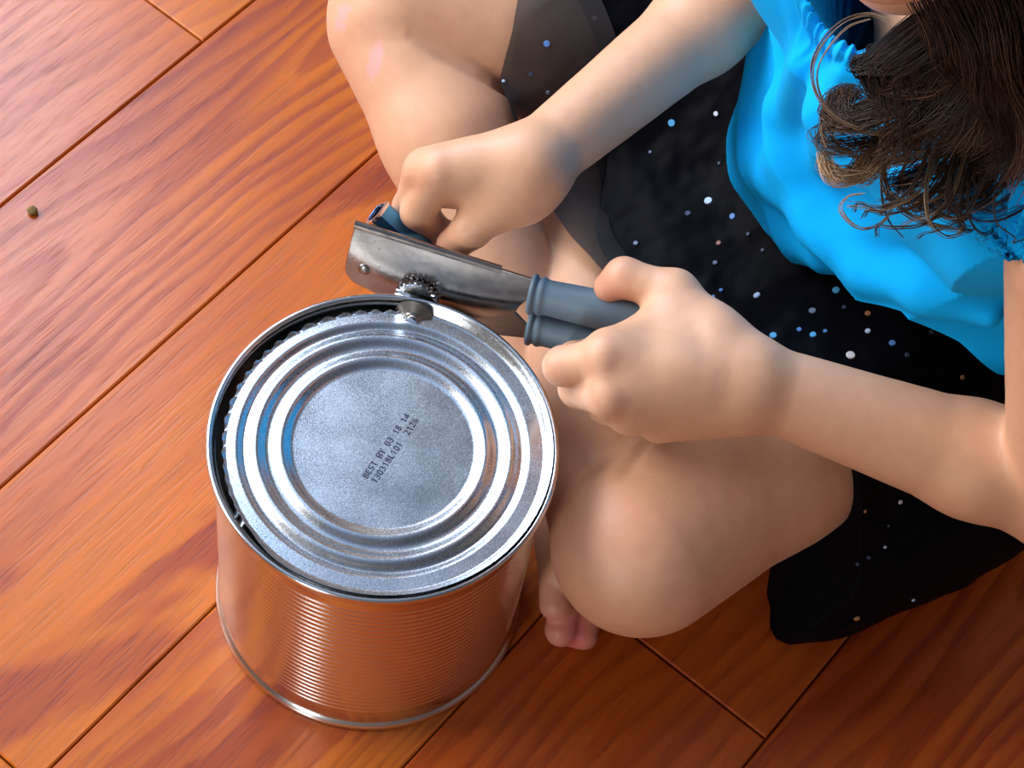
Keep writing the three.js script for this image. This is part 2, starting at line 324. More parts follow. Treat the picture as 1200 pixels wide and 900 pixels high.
// surface nets over blocks that the surface passes; vertices are then pulled onto the surface; keep(x,y,z) drops parts of an open sheet
function polygonize(F, cell, { colour, keep, bounds, uvScale = 1 } = {}) {
  const [lo, hi] = bounds ?? F.bounds(), n = [0, 1, 2].map((i) => Math.ceil((hi[i] - lo[i]) / cell) + 2), B = 8;
  const nx = n[0], nxy = n[0] * n[1], total = nxy * n[2];
  const val = new Float32Array(total).fill(1), owner = new Map(), lists = [];
  for (let bz = 0; bz < n[2]; bz += B) for (let by = 0; by < n[1]; by += B) for (let bx = 0; bx < n[0]; bx += B) {
    const cx = lo[0] + (bx + B / 2) * cell, cy = lo[1] + (by + B / 2) * cell, cz = lo[2] + (bz + B / 2) * cell, rad = B * cell * 0.9;
    const list = F.near(cx, cy, cz, rad);
    if (!list.length) continue;
    if (Math.abs(F.evalList(list, cx, cy, cz)) > rad * 1.3 + 0.008) { if (F.evalList(list, cx, cy, cz) < 0) for (let z = bz; z < Math.min(bz + B, n[2]); z++) for (let y = by; y < Math.min(by + B, n[1]); y++) for (let x = bx; x < Math.min(bx + B, n[0]); x++) val[x + y * nx + z * nxy] = -1; continue; }
    for (let z = bz; z < Math.min(bz + B, n[2]); z++) for (let y = by; y < Math.min(by + B, n[1]); y++) for (let x = bx; x < Math.min(bx + B, n[0]); x++) val[x + y * nx + z * nxy] = F.evalList(list, lo[0] + x * cell, lo[1] + y * cell, lo[2] + z * cell);
    lists.push([bx, by, bz]);
  }
  const ids = new Int32Array(total).fill(-1), P = [], idx = [];
  const corner = [0, 1, nx, nx + 1, nxy, nxy + 1, nxy + nx, nxy + nx + 1], edges = [[0, 1], [2, 3], [4, 5], [6, 7], [0, 2], [1, 3], [4, 6], [5, 7], [0, 4], [1, 5], [2, 6], [3, 7]];
  const seen = new Uint8Array(Math.ceil(n[0] / B) * Math.ceil(n[1] / B) * Math.ceil(n[2] / B)), NB = n.map((v) => Math.ceil(v / B));
  const blocks = [];
  for (const [bx, by, bz] of lists) for (let k = -1; k <= 0; k++) for (let j = -1; j <= 0; j++) for (let i = -1; i <= 0; i++) {
    const X = bx / B + i, Y = by / B + j, Z = bz / B + k; if (X < 0 || Y < 0 || Z < 0) continue;
    const id = X + Y * NB[0] + Z * NB[0] * NB[1]; if (!seen[id]) { seen[id] = 1; blocks.push([X * B, Y * B, Z * B]); }
  }
  blocks.sort((a, b) => a[2] - b[2] || a[1] - b[1] || a[0] - b[0]);
  for (const [bx, by, bz] of blocks) for (let z = bz; z < Math.min(bz + B, n[2] - 1); z++) for (let y = by; y < Math.min(by + B, n[1] - 1); y++) for (let x = bx; x < Math.min(bx + B, n[0] - 1); x++) {
    const o = x + y * nx + z * nxy; let m = 0;
    for (let i = 0; i < 8; i++) if (val[o + corner[i]] < 0) m |= 1 << i;
    if (m === 0 || m === 255) continue;
    let sx = 0, sy = 0, sz = 0, c = 0;
    for (const [a, b] of edges) {
      if (((m >> a) & 1) === ((m >> b) & 1)) continue;
      const va = val[o + corner[a]], vb = val[o + corner[b]], t = va / (va - vb);
      sx += (a & 1) + t * ((b & 1) - (a & 1)); sy += ((a >> 1) & 1) + t * (((b >> 1) & 1) - ((a >> 1) & 1)); sz += (a >> 2) + t * ((b >> 2) - (a >> 2)); c++;
    }
    ids[o] = P.length / 3; P.push(lo[0] + (x + sx / c) * cell, lo[1] + (y + sy / c) * cell, lo[2] + (z + sz / c) * cell);
  }
  for (const [bx, by, bz] of blocks) for (let z = bz; z < Math.min(bz + B, n[2] - 1); z++) for (let y = by; y < Math.min(by + B, n[1] - 1); y++) for (let x = bx; x < Math.min(bx + B, n[0] - 1); x++) {
    const o = x + y * nx + z * nxy, s0 = val[o] < 0;
    const quad = (a, b, c, d, flip) => { if (a < 0 || b < 0 || c < 0 || d < 0) return; if (flip) idx.push(a, c, b, b, c, d); else idx.push(a, b, c, b, d, c); };
    if (y > 0 && z > 0 && (val[o + 1] < 0) !== s0) quad(ids[o - nx - nxy], ids[o - nxy], ids[o - nx], ids[o], !s0);
    if (x > 0 && z > 0 && (val[o + nx] < 0) !== s0) quad(ids[o - 1 - nxy], ids[o - nxy], ids[o - 1], ids[o], s0);
    if (x > 0 && y > 0 && (val[o + nxy] < 0) !== s0) quad(ids[o - 1 - nx], ids[o - nx], ids[o - 1], ids[o], !s0);
  }
  const nv = P.length / 3, pos = new Float32Array(P), nor = new Float32Array(nv * 3), col = colour ? new Float32Array(nv * 3) : null, uv = new Float32Array(nv * 2), drop = new Uint8Array(nv), kv = new Float32Array(nv), e = cell * 0.5;
  let list = null, cellKey = '';
  for (let i = 0; i < nv; i++) {
    let x = pos[i * 3], y = pos[i * 3 + 1], z = pos[i * 3 + 2];
    const key = Math.floor(x / 0.01) + ',' + Math.floor(y / 0.01) + ',' + Math.floor(z / 0.01);
    if (key !== cellKey) { cellKey = key; list = F.near((Math.floor(x / 0.01) + 0.5) * 0.01, (Math.floor(y / 0.01) + 0.5) * 0.01, (Math.floor(z / 0.01) + 0.5) * 0.01, 0.016); }
    let gx = 0, gy = 0, gz = 0;
    for (let it = 0; it < 2; it++) {
      const f = (a, b, c) => F.evalList(list, a, b, c);
      gx = f(x + e, y, z) - f(x - e, y, z); gy = f(x, y + e, z) - f(x, y - e, z); gz = f(x, y, z + e) - f(x, y, z - e);
      const l = Math.hypot(gx, gy, gz) || 1; const slope = Math.max(l / (2 * e), 0.3); gx /= l; gy /= l; gz /= l;
      if (it === 0) { const d = clamp(f(x, y, z) / slope, -cell, cell); x -= gx * d; y -= gy * d; z -= gz * d; }
    }
    pos[i * 3] = x; pos[i * 3 + 1] = y; pos[i * 3 + 2] = z; nor[i * 3] = gx; nor[i * 3 + 1] = gy; nor[i * 3 + 2] = gz;
    uv[i * 2] = x * uvScale; uv[i * 2 + 1] = (z - y * 0.3) * uvScale;
    if (colour) { const c = colour(x, y, z, gx, gy, gz); col[i * 3] = c[0]; col[i * 3 + 1] = c[1]; col[i * 3 + 2] = c[2]; }
    if (keep && !((kv[i] = keep(x, y, z, gx, gy, gz)) > 0)) drop[i] = 1;
  }
  const g = new THREE.BufferGeometry();
  g.setAttribute('position', new THREE.BufferAttribute(pos, 3)); g.setAttribute('normal', new THREE.BufferAttribute(nor, 3)); g.setAttribute('uv', new THREE.BufferAttribute(uv, 2));
  if (col) g.setAttribute('color', new THREE.BufferAttribute(col, 3));
  let out = idx;
  if (keep) {                                                          // cut the sheet cleanly along keep = 0
    const A = [pos, nor, uv, col].filter(Boolean).map((a, i) => ({ a: Array.from(a), n: a === uv ? 2 : 3 })), cache = new Map();
    const cross = (i, j) => {
      const key = i < j ? i * 4194304 + j : j * 4194304 + i;
      if (!cache.has(key)) { const t = kv[i] / (kv[i] - kv[j]); cache.set(key, A[0].a.length / 3); for (const { a, n } of A) for (let c = 0; c < n; c++) a.push(a[i * n + c] + t * (a[j * n + c] - a[i * n + c])); }
      return cache.get(key);
    };
    out = [];
    for (let q = 0; q < idx.length; q += 3) {
      let v = [idx[q], idx[q + 1], idx[q + 2]]; const c = v.filter((i) => drop[i]).length;
      if (c === 3) continue;
      if (c === 0) { out.push(...v); continue; }
      while (c === 1 ? !drop[v[0]] : drop[v[0]]) v = [v[1], v[2], v[0]];
      const p = cross(v[0], v[1]), r = cross(v[0], v[2]);
      if (c === 2) out.push(v[0], p, r); else out.push(p, v[1], v[2], p, v[2], r);
    }
    A.forEach(({ a, n }, i) => g.setAttribute(i === 0 ? 'position' : i === 1 ? 'normal' : i === 2 ? 'uv' : 'color', new THREE.BufferAttribute(new Float32Array(a), n)));
  }
  g.setIndex(out);
  return g;
}

// ---------------------------------------------------------------- the person: skeleton
const FACE = V(-0.838, 0, 0.545), SIDE = V(0.545, 0, 0.838), UP = V(0, 1, 0);   // where the child faces; the child's left
const hipL = V(0.271, 0.085, -0.188), hipR = V(0.19, 0.085, -0.313), pelvis = V(0.235, 0.09, -0.255);
const kneeL = V(0.1245, 0.1000, -0.0010), ankleL = V(0.0617, 0.0500, -0.2280), kneeR = V(-0.0426, 0.1300, -0.2636), ankleR = V(0.0785, 0.0400, -0.0904);
const shoulderL = V(0.262, 0.33, -0.045), shoulderR = V(0.14, 0.34, -0.204), neckBase = V(0.222, 0.35, -0.135);
const elbowL = V(0.3103, 0.1500, -0.0440), wristL = V(0.1511, 0.1850, -0.0477), elbowR = V(0.142, 0.20, -0.285), wristR = V(0.0386, 0.2040, -0.1250);
const mid = (a, b, t) => a.clone().lerp(b, t), off = (a, x, y, z) => a.clone().add(V(x, y, z));
const legL = { k: 0.012, prims: [
  cone(kneeL, mid(kneeL, hipL, 0.35), 0.0425, 0.047), cone(mid(kneeL, hipL, 0.35), hipL, 0.047, 0.066),
  cone(V(0.1162, 0.0900, -0.0069), V(0.0963, 0.0870, -0.0674), 0.033, 0.0345), cone(V(0.0963, 0.0870, -0.0674), ankleL, 0.0345, 0.021),
  cone(ankleL, V(0.1024, 0.0300, -0.3061), 0.022, 0.015),
] };
legL.prims.slice(0, 2).forEach((p) => { p.k = 0.012; });
const thighL = { k: 0.012, join: 0.004, prims: legL.prims.slice(0, 2) }, calfL = { k: 0.012, prims: legL.prims.slice(2), join: 0.004 };
const thighR = { k: 0.012, join: 0.003, prims: [cone(kneeR, mid(kneeR, hipR, 0.4), 0.0375, 0.046), cone(mid(kneeR, hipR, 0.4), hipR, 0.046, 0.066)] };
const calfR = { k: 0.012, join: 0.003, prims: [
  cone(V(-0.0463, 0.1250, -0.2565), mid(kneeR, ankleR, 0.3), 0.033, 0.0335), cone(mid(kneeR, ankleR, 0.3), ankleR, 0.034, 0.021),
  cone(ankleR, V(0.0980, 0.0300, -0.0208), 0.022, 0.018),
] };
const toesR = [[V(0.0897, 0.0300, -0.0132), V(0.0934, 0.0240, 0.0002), 0.0085], [V(0.0988, 0.0220, -0.0105), V(0.0985, 0.0140, 0.0086), 0.0085], [V(0.1048, 0.0180, -0.0089), V(0.1048, 0.0100, 0.0073), 0.007], [V(0.1095, 0.0160, -0.0085), V(0.1100, 0.0100, 0.0072), 0.0075]];
const toeGroups = toesR.map(([a, b, r]) => ({ k: 0.003, join: 0.0025, prims: [cone(a, b, r * 0.95, r)] }));
const torso = { k: 0.03, prims: [
  cone(pelvis.clone().addScaledVector(SIDE, -0.03), pelvis.clone().addScaledVector(SIDE, 0.03), 0.066, 0.066),
  cone(pelvis, V(0.232, 0.20, -0.205), 0.06, 0.055), cone(V(0.232, 0.20, -0.205), V(0.215, 0.29, -0.15), 0.055, 0.04),
  cone(shoulderR.clone().addScaledVector(SIDE, 0.03).addScaledVector(FACE, -0.02), shoulderL.clone().addScaledVector(SIDE, -0.03).addScaledVector(FACE, -0.02), 0.032, 0.032),
  cone(neckBase, V(0.205, 0.43, -0.125), 0.030, 0.027),
] };
const armL = { k: 0.010, join: 0.008, prims: [cone(shoulderL, elbowL, 0.036, 0.029), cone(elbowL, mid(elbowL, wristL, 0.3), 0.0265, 0.0255), cone(mid(elbowL, wristL, 0.3), wristL, 0.0255, 0.0178)] };
const armR = { k: 0.010, join: 0.008, prims: [cone(shoulderR, elbowR, 0.036, 0.029), cone(elbowR, mid(elbowR, wristR, 0.35), 0.026, 0.0225), cone(mid(elbowR, wristR, 0.35), wristR, 0.0225, 0.0165)] };
// hands: joints given finger by finger; [points], radii
const chain = (pts, rs, k = 0.003, join = 0.0022) => ({ k, join, prims: pts.slice(1).map((p, i) => cone(pts[i], p, rs[i], rs[i + 1])) });
const HL = {
  index: [V(0.0879, 0.1980, -0.0363), V(0.0713, 0.1860, -0.0358), V(0.0759, 0.1600, -0.0571), V(0.0855, 0.1520, -0.0690)],
  middle: [V(0.0932, 0.1900, -0.0229), V(0.0802, 0.1700, -0.0359), V(0.0847, 0.1520, -0.0585), V(0.0917, 0.1480, -0.0691)],
  ring: [V(0.1040, 0.1780, -0.0237), V(0.0949, 0.1580, -0.0369), V(0.0955, 0.1450, -0.0568), V(0.1028, 0.1430, -0.0691)],
  little: [V(0.1182, 0.1660, -0.0290), V(0.1100, 0.1490, -0.0402), V(0.1092, 0.1390, -0.0570), V(0.1157, 0.1400, -0.0673)],
  thumb: [V(0.1345, 0.1900, -0.0629), V(0.1142, 0.1910, -0.0811), V(0.0908, 0.1900, -0.0856), V(0.0854, 0.1830, -0.0838)],
};
const handL = [
  { k: 0.011, join: 0.006, prims: [
    cone(wristL, mid(wristL, HL.index[0], 0.4), 0.0172, 0.013), cone(mid(wristL, HL.index[0], 0.35), HL.index[0], 0.013, 0.0098),
    cone(wristL, HL.middle[0], 0.0165, 0.0100), cone(off(wristL, 0, -0.004, 0.004), HL.ring[0], 0.0155, 0.0096), cone(off(wristL, 0, -0.006, 0.006), HL.little[0], 0.0145, 0.0090),
    cone(wristL, HL.thumb[0], 0.0165, 0.013), cone(HL.thumb[0], HL.thumb[1], 0.0125, 0.0100), cone(HL.thumb[1], mid(HL.index[0], wristL, 0.45), 0.0075, 0.009), cone(V(0.1099, 0.1860, -0.0671), V(0.0903, 0.1950, -0.0436), 0.0085, 0.0088),
  ] },
  chain(HL.index, [0.0096, 0.0086, 0.0074, 0.0064]), chain(HL.middle, [0.0098, 0.0086, 0.0074, 0.0064]), chain(HL.ring, [0.0092, 0.0082, 0.007, 0.006]), chain(HL.little, [0.0085, 0.0072, 0.0062, 0.0055]),
  chain(HL.thumb.slice(1), [0.0098, 0.0088, 0.0070], 0.003, 0.004),
];
const HR = {
  index: [V(0.0009, 0.2050, -0.1135), V(-0.0069, 0.1760, -0.1090), V(-0.0001, 0.1600, -0.1127), V(0.0061, 0.1520, -0.1174)],
  middle: [V(-0.0069, 0.1970, -0.1181), V(-0.0113, 0.1660, -0.1181), V(-0.0065, 0.1480, -0.1202), V(0.0004, 0.1420, -0.1210)],
  ring: [V(-0.0060, 0.1860, -0.1216), V(-0.0113, 0.1580, -0.1249), V(-0.0072, 0.1430, -0.1256), V(-0.0010, 0.1380, -0.1255)],
  little: [V(-0.0025, 0.1760, -0.1239), V(-0.0060, 0.1550, -0.1284), V(-0.0028, 0.1420, -0.1294), V(0.0024, 0.1370, -0.1301)],
  thumb: [V(0.0346, 0.1960, -0.1163), V(0.0270, 0.1900, -0.1090), V(0.0191, 0.1800, -0.1026), V(0.0117, 0.1680, -0.1001)],
};
const handR = [
  { k: 0.011, join: 0.006, prims: [
    cone(wristR, HR.index[0], 0.0165, 0.0092), cone(wristR, HR.middle[0], 0.016, 0.0092), cone(off(wristR, 0, -0.006, 0), HR.ring[0], 0.0145, 0.009), cone(off(wristR, 0, -0.01, 0), HR.little[0], 0.0135, 0.0085),
    cone(wristR, HR.thumb[0], 0.016, 0.013), cone(HR.thumb[0], HR.thumb[1], 0.0125, 0.0102),
  ] },
  chain(HR.index, [0.0092, 0.008, 0.007, 0.0062]), chain(HR.middle, [0.0092, 0.0084, 0.0072, 0.0062]), chain(HR.ring, [0.009, 0.008, 0.007, 0.006]), chain(HR.little, [0.0082, 0.007, 0.006, 0.0054]),
  chain(HR.thumb.slice(1), [0.0100, 0.0088, 0.0078], 0.003, 0.004),
];
// head: looks down at the can; f forward, u up, s to the child's left
const tilt = 0.72, hF = FACE.clone().multiplyScalar(Math.cos(tilt)).addScaledVector(UP, -Math.sin(tilt)), hU = FACE.clone().multiplyScalar(Math.sin(tilt)).addScaledVector(UP, Math.cos(tilt));
const chinAt = V(0.1548, 0.4100, -0.0961);
const headAt = chinAt.clone().addScaledVector(hF, -0.066).addScaledVector(hU, 0.082);
const hp = (f, u, s) => headAt.clone().addScaledVector(hF, f).addScaledVector(hU, u).addScaledVector(SIDE, s);
const headGroup = { k: 0.018, join: 0.02, prims: [
  ball(hp(-0.006, 0.022, 0), 0.083, 0.078, 0.068, hF, hU), ball(hp(0.030, -0.032, 0), 0.048, 0.058, 0.052, hF, hU), cone(hp(0.062, -0.076, -0.006), hp(0.062, -0.076, 0.006), 0.020, 0.020),
  cone(hp(0.01, -0.06, -0.04), hp(0.055, -0.076, -0.008), 0.016, 0.016), cone(hp(0.01, -0.06, 0.04), hp(0.055, -0.076, 0.008), 0.016, 0.016),
  ball(hp(0.056, -0.028, 0.028), 0.020, 0.018, 0.019, hF, hU), ball(hp(0.056, -0.028, -0.028), 0.020, 0.018, 0.019, hF, hU),
], cuts: [ball(hp(0.084, 0.002, 0.030), 0.014, 0.011, 0.016, hF, hU), ball(hp(0.084, 0.002, -0.030), 0.014, 0.011, 0.016, hF, hU)] };
const faceBits = [
  { k: 0.006, join: 0.006, prims: [cone(hp(0.080, -0.002, 0), hp(0.090, -0.026, 0), 0.005, 0.0075), ball(hp(0.083, -0.030, 0.007), 0.006, 0.005, 0.005), ball(hp(0.083, -0.030, -0.007), 0.006, 0.005, 0.005)] },
  { k: 0.003, join: 0.004, prims: [cone(hp(0.079, -0.049, -0.012), hp(0.083, -0.048, 0), 0.003, 0.0042), cone(hp(0.083, -0.048, 0), hp(0.079, -0.049, 0.012), 0.0042, 0.003)] },
  { k: 0.003, join: 0.004, prims: [cone(hp(0.077, -0.057, -0.010), hp(0.081, -0.058, 0.0), 0.003, 0.0048), cone(hp(0.081, -0.058, 0), hp(0.077, -0.057, 0.010), 0.0048, 0.003)] },
  ...[-1, 1].map((s) => ({ k: 0.004, join: 0.003, prims: [ball(hp(0.072, 0.002, 0.029 * s), 0.0115, 0.0095, 0.0125, hF, hU)] })),
  ...[-1, 1].map((s) => ({ k: 0.005, join: 0.004, prims: [ball(hp(-0.004, -0.008, 0.070 * s), 0.014, 0.024, 0.006, hF, hU)], cuts: [ball(hp(0.0, -0.006, 0.077 * s), 0.007, 0.014, 0.005, hF, hU)] })),
];
const skinNoise = (x, y, z) => 0.00035 * fbm(x * 60, y * 60, z * 60, 2);
// skin folds where calf meets thigh
const creaseLines = [
  [V(0.1073, 0.1390, -0.0160), V(0.1095, 0.1366, -0.0216), V(0.1117, 0.1344, -0.0274), V(0.1139, 0.1326, -0.0326), V(0.1155, 0.1314, -0.0369), V(0.1171, 0.1302, -0.0412), V(0.1187, 0.1290, -0.0455)],
  [V(-0.0310, 0.1515, -0.2302), V(-0.0230, 0.1489, -0.2295), V(-0.0148, 0.1448, -0.2287), V(-0.0056, 0.1414, -0.2277), V(0.0037, 0.1375, -0.2266), V(0.0130, 0.1313, -0.2267), V(0.0222, 0.1175, -0.2329), V(0.0280, 0.1109, -0.2340)],
];
const creases = creaseLines.flatMap((l) => l.slice(1).map((p, i) => cone(l[i], p, i ? 0.0018 : 0.0004, 0.0018)));
const creased = (d, x, y, z) => { let c = 1; for (const p of creases) if (Math.hypot(x - p.c[0], y - p.c[1], z - p.c[2]) < p.r + 0.02) c = Math.min(c, p.f(x, y, z)); return c < 0.02 ? -sminP(-d, c, 0.006) : d; };
const bodyField = field([thighL, calfL, thighR, calfR, ...toeGroups, { ...torso, join: 0.02 }, armL, armR, ...handL, ...handR, headGroup, ...faceBits], 0.008, (d, x, y, z) => (d < 0.01 ? creased(d, x, y, z) + skinNoise(x, y, z) : d));
const spots = [                                                       // redder or paler skin: centre, radius, amount
  ...[HL.index[0], HL.middle[0], HL.thumb[2], HR.index[0], HR.middle[0], HR.thumb[3], HL.index[1], HL.thumb[3], HR.index[2]].map((p) => [p, 0.014, 0.55]),
  [off(kneeL, -0.01, 0.03, 0.01), 0.03, 0.3], [kneeR, 0.05, 0.25], ...toesR.map((t) => [t[1], 0.02, 0.8]),
];
const scabs = [[V(-0.0725, 0.1550, -0.2363), 0.0085, 0.012], [V(-0.0483, 0.1450, -0.2195), 0.0045, 0.0085]];
const skinColour = (x, y, z) => {
  let red = 0.25 * fbm(x * 30, y * 30, z * 30, 3);
  for (const [p, r, a] of spots) { const d = Math.hypot(x - p.x, y - p.y, z - p.z); if (d < r) red += a * (1 - smooth(0.3 * r, r, d)); }
  let pale = 0;
  for (const [p, rx, rz] of scabs) { const d = Math.hypot((x - p.x) / rx, (z - p.z) / rz, (y - p.y) / 0.022) + 0.25 * noise(x * 300, y * 300, z * 300); pale = Math.max(pale, 1 - smooth(0.7, 1.05, d)); }
  const f = 0.05 * fbm(x * 150, y * 150, z * 150, 2);
  let r = 0.66 + f, g = 0.355 * (1 - 0.25 * red) + f * 0.6, b = 0.212 * (1 - 0.15 * red) + f * 0.4;
  r = lerp(r, 0.72, pale * 0.7); g = lerp(g, 0.36, pale * 0.7); b = lerp(b, 0.36, pale * 0.7);
  const lipD = Math.hypot(...hp(0.083, -0.053, 0).sub(V(x, y, z)).toArray().map((q) => q / 0.017));
  if (lipD < 1) { const t = 0.5 * (1 - smooth(0.5, 1, lipD)); g = lerp(g, 0.16, t); b = lerp(b, 0.13, t); }
  return [r, g, b];
};
const pores = texture(512, 512, (u, v) => { const q = (f, o) => { const a = u * 2 * Math.PI, b = v * 2 * Math.PI; return noise(Math.cos(a) * f + o, Math.sin(a) * f + Math.cos(b) * f, Math.sin(b) * f); }; const h = 0.5 + 0.35 * q(9, 1) + 0.3 * q(21, 5); return [h, h, h]; });
const skin = new THREE.MeshPhysicalMaterial({ color: 0xffffff, vertexColors: true, bumpMap: pores, bumpScale: 0.00009, roughness: 0.45, sheen: 0.25, sheenColor: new THREE.Color(1, 0.75, 0.6), sheenRoughness: 0.5, specularIntensity: 0.8 });
const CELL = 0.0016;
const person = mesh('person', polygonize(bodyField, CELL, { colour: skinColour, uvScale: 28 }), skin, null, { label: 'child in turquoise top and black dotted skirt sitting cross-legged, turning a can opener', category: 'person' });

// ---------------------------------------------------------------- clothes
const ridged = (x, y, z) => 1 - Math.abs(2 * noise(x, y, z));
const shirtMat = new THREE.MeshPhysicalMaterial({ color: new THREE.Color(0.002, 0.36, 0.82), roughness: 0.9, specularIntensity: 0.2, sheen: 0.12, sheenColor: new THREE.Color(0.1, 0.7, 1), sheenRoughness: 0.6 });
const shirtBulk = field([{ k: 0.045, prims: [
  cone(V(0.246, 0.15, -0.214).addScaledVector(SIDE, -0.035), V(0.246, 0.15, -0.214).addScaledVector(SIDE, 0.035), 0.074, 0.074),
  cone(V(0.231, 0.20, -0.195).addScaledVector(SIDE, -0.03), V(0.231, 0.20, -0.195).addScaledVector(SIDE, 0.03), 0.076, 0.076),
  cone(V(0.214, 0.29, -0.154).addScaledVector(SIDE, -0.035), V(0.214, 0.29, -0.154).addScaledVector(SIDE, 0.035), 0.063, 0.063),
  cone(shoulderR, shoulderL.clone().addScaledVector(SIDE, -0.045), 0.046, 0.044), cone(shoulderR, mid(shoulderR, elbowR, 0.25), 0.044, 0.041),
  cone(V(0.1458, 0.1500, -0.1710).addScaledVector(FACE, -0.046), V(0.230, 0.20, -0.19), 0.026, 0.05),
] }], 0.02);
const sleeveL = cone(shoulderL.clone().addScaledVector(SIDE, -0.03), mid(shoulderL, elbowL, 0.3), 0.043, 0.041), sleeveEndL = V(0.2290, 0.3350, -0.0280), sleeveDirL = elbowL.clone().sub(shoulderL).normalize();
const neckAxisA = V(0.163, 0.385, -0.137), neckAxisB = V(0.203, 0.285, -0.172), neckHole = cone(neckAxisA, neckAxisB, 0.047, 0.036);
const foldLines = [
  [V(0.1394, 0.1615, -0.2008), V(0.1560, 0.1838, -0.1629), V(0.1754, 0.1908, -0.1355), V(0.1958, 0.1974, -0.1117)],
  [V(0.1650, 0.1542, -0.1566), V(0.1819, 0.1667, -0.1328)],
  [V(0.1423, 0.3057, -0.1266), V(0.1511, 0.2241, -0.1700), V(0.1575, 0.2062, -0.1605), V(0.1680, 0.1984, -0.1450)],
  [V(0.1566, 0.3321, -0.1052), V(0.1581, 0.3047, -0.1054), V(0.1688, 0.2323, -0.1385)],
  [V(0.1987, 0.1944, -0.1097), V(0.2223, 0.2208, -0.0914), V(0.2480, 0.2250, -0.0780)],
];
const folds = foldLines.flatMap((l) => l.slice(1).map((p, i) => cone(l[i], p, i ? 0.0075 : 0.004, i === l.length - 2 ? 0.004 : 0.0075)));
const shirtField = {
  near: (x, y, z, r) => (Math.abs(shirtBulk.at(x, y, z)) < r + 0.03 ? [1] : []),
  evalList(list, x, y, z) {
    const s = x * SIDE.x + z * SIDE.z, f = x * FACE.x + z * FACE.z;
    let d = shirtBulk.at(x, y, z);
    if (d > 0.03) return d;
    const h = neckHole.f(x, y, z), ang = Math.atan2(s - (neckAxisA.x * SIDE.x + neckAxisA.z * SIDE.z), f - (neckAxisA.x * FACE.x + neckAxisA.z * FACE.z));
    const gather = Math.sin(ang * 26 + 3 * noise(ang * 3, 1, 2)), nearNeck = 1 - smooth(0.002, 0.035, h);
    const flow = 1 - Math.abs(1.8 * noise(s * 17 - y * 9 + 1.3, y * 3.5 + f * 4, f * 3));
    const drape = 1 - Math.abs(1.9 * noise(s * 7 + y * 16, f * 5, y * 2 + 4));
    d += -0.0075 * flow * flow * smooth(0.36, 0.27, y) - 0.009 * drape * drape * smooth(0.28, 0.19, y) - 0.0009 * gather * nearNeck * (0.5 + noise(ang * 5, 7, 1)) + 0.0045;
    for (const c of folds) if (Math.hypot(x - c.c[0], y - c.c[1], z - c.c[2]) < c.r + 0.03) d = sminP(d, c.f(x, y, z), 0.016);
    d = Math.max(d, -h);
    const end = (x - sleeveEndL.x) * sleeveDirL.x + (y - sleeveEndL.y) * sleeveDirL.y + (z - sleeveEndL.z) * sleeveDirL.z;
    const ls = sleeveL.f(x, y, z) - 0.0016 * Math.sin(Math.atan2(y - shoulderL.y, s - 0.10) * 30), open = Math.max(ls, end), cuff = Math.hypot(Math.max(ls, -0.004), end + 0.002) - (0.0030 + 0.001 * Math.sin((x - z) * 900));
    d = sminP(d, Math.min(open, cuff), 0.012);
    const trim = Math.hypot(Math.max(d, -0.006) - 0.0005, h - 0.0015) - (0.0034 + 0.0011 * Math.sin(ang * 34 + 4 * noise(ang * 4, 5, 6)));
    return sminP(d, trim, 0.002);
  },
};
const HEM = [[-0.2, 0.12], [-0.09, 0.132], [-0.06, 0.134], [-0.03, 0.143], [0, 0.170], [0.04, 0.196], [0.06, 0.188], [0.09, 0.163], [0.2, 0.15]];
const waistCut = (x, y, z) => {                                         // the lower edge dips and rises round the waist
  const q = x * SIDE.x + z * SIDE.z; let i = 1; while (i < HEM.length - 1 && HEM[i][0] < q) i++;
  const t = clamp((q - HEM[i - 1][0]) / (HEM[i][0] - HEM[i - 1][0]));
  return y - lerp(HEM[i - 1][1], HEM[i][1], t) + 0.003 * noise(x * 18, 3, z * 18);
};
const shirt = mesh('shirt', polygonize(shirtField, CELL, { keep: waistCut, bounds: [[0.06, 0.08, -0.36], [0.38, 0.44, 0.06]] }), shirtMat, person, { label: 'turquoise blue short-sleeved top with gathered neckline' });

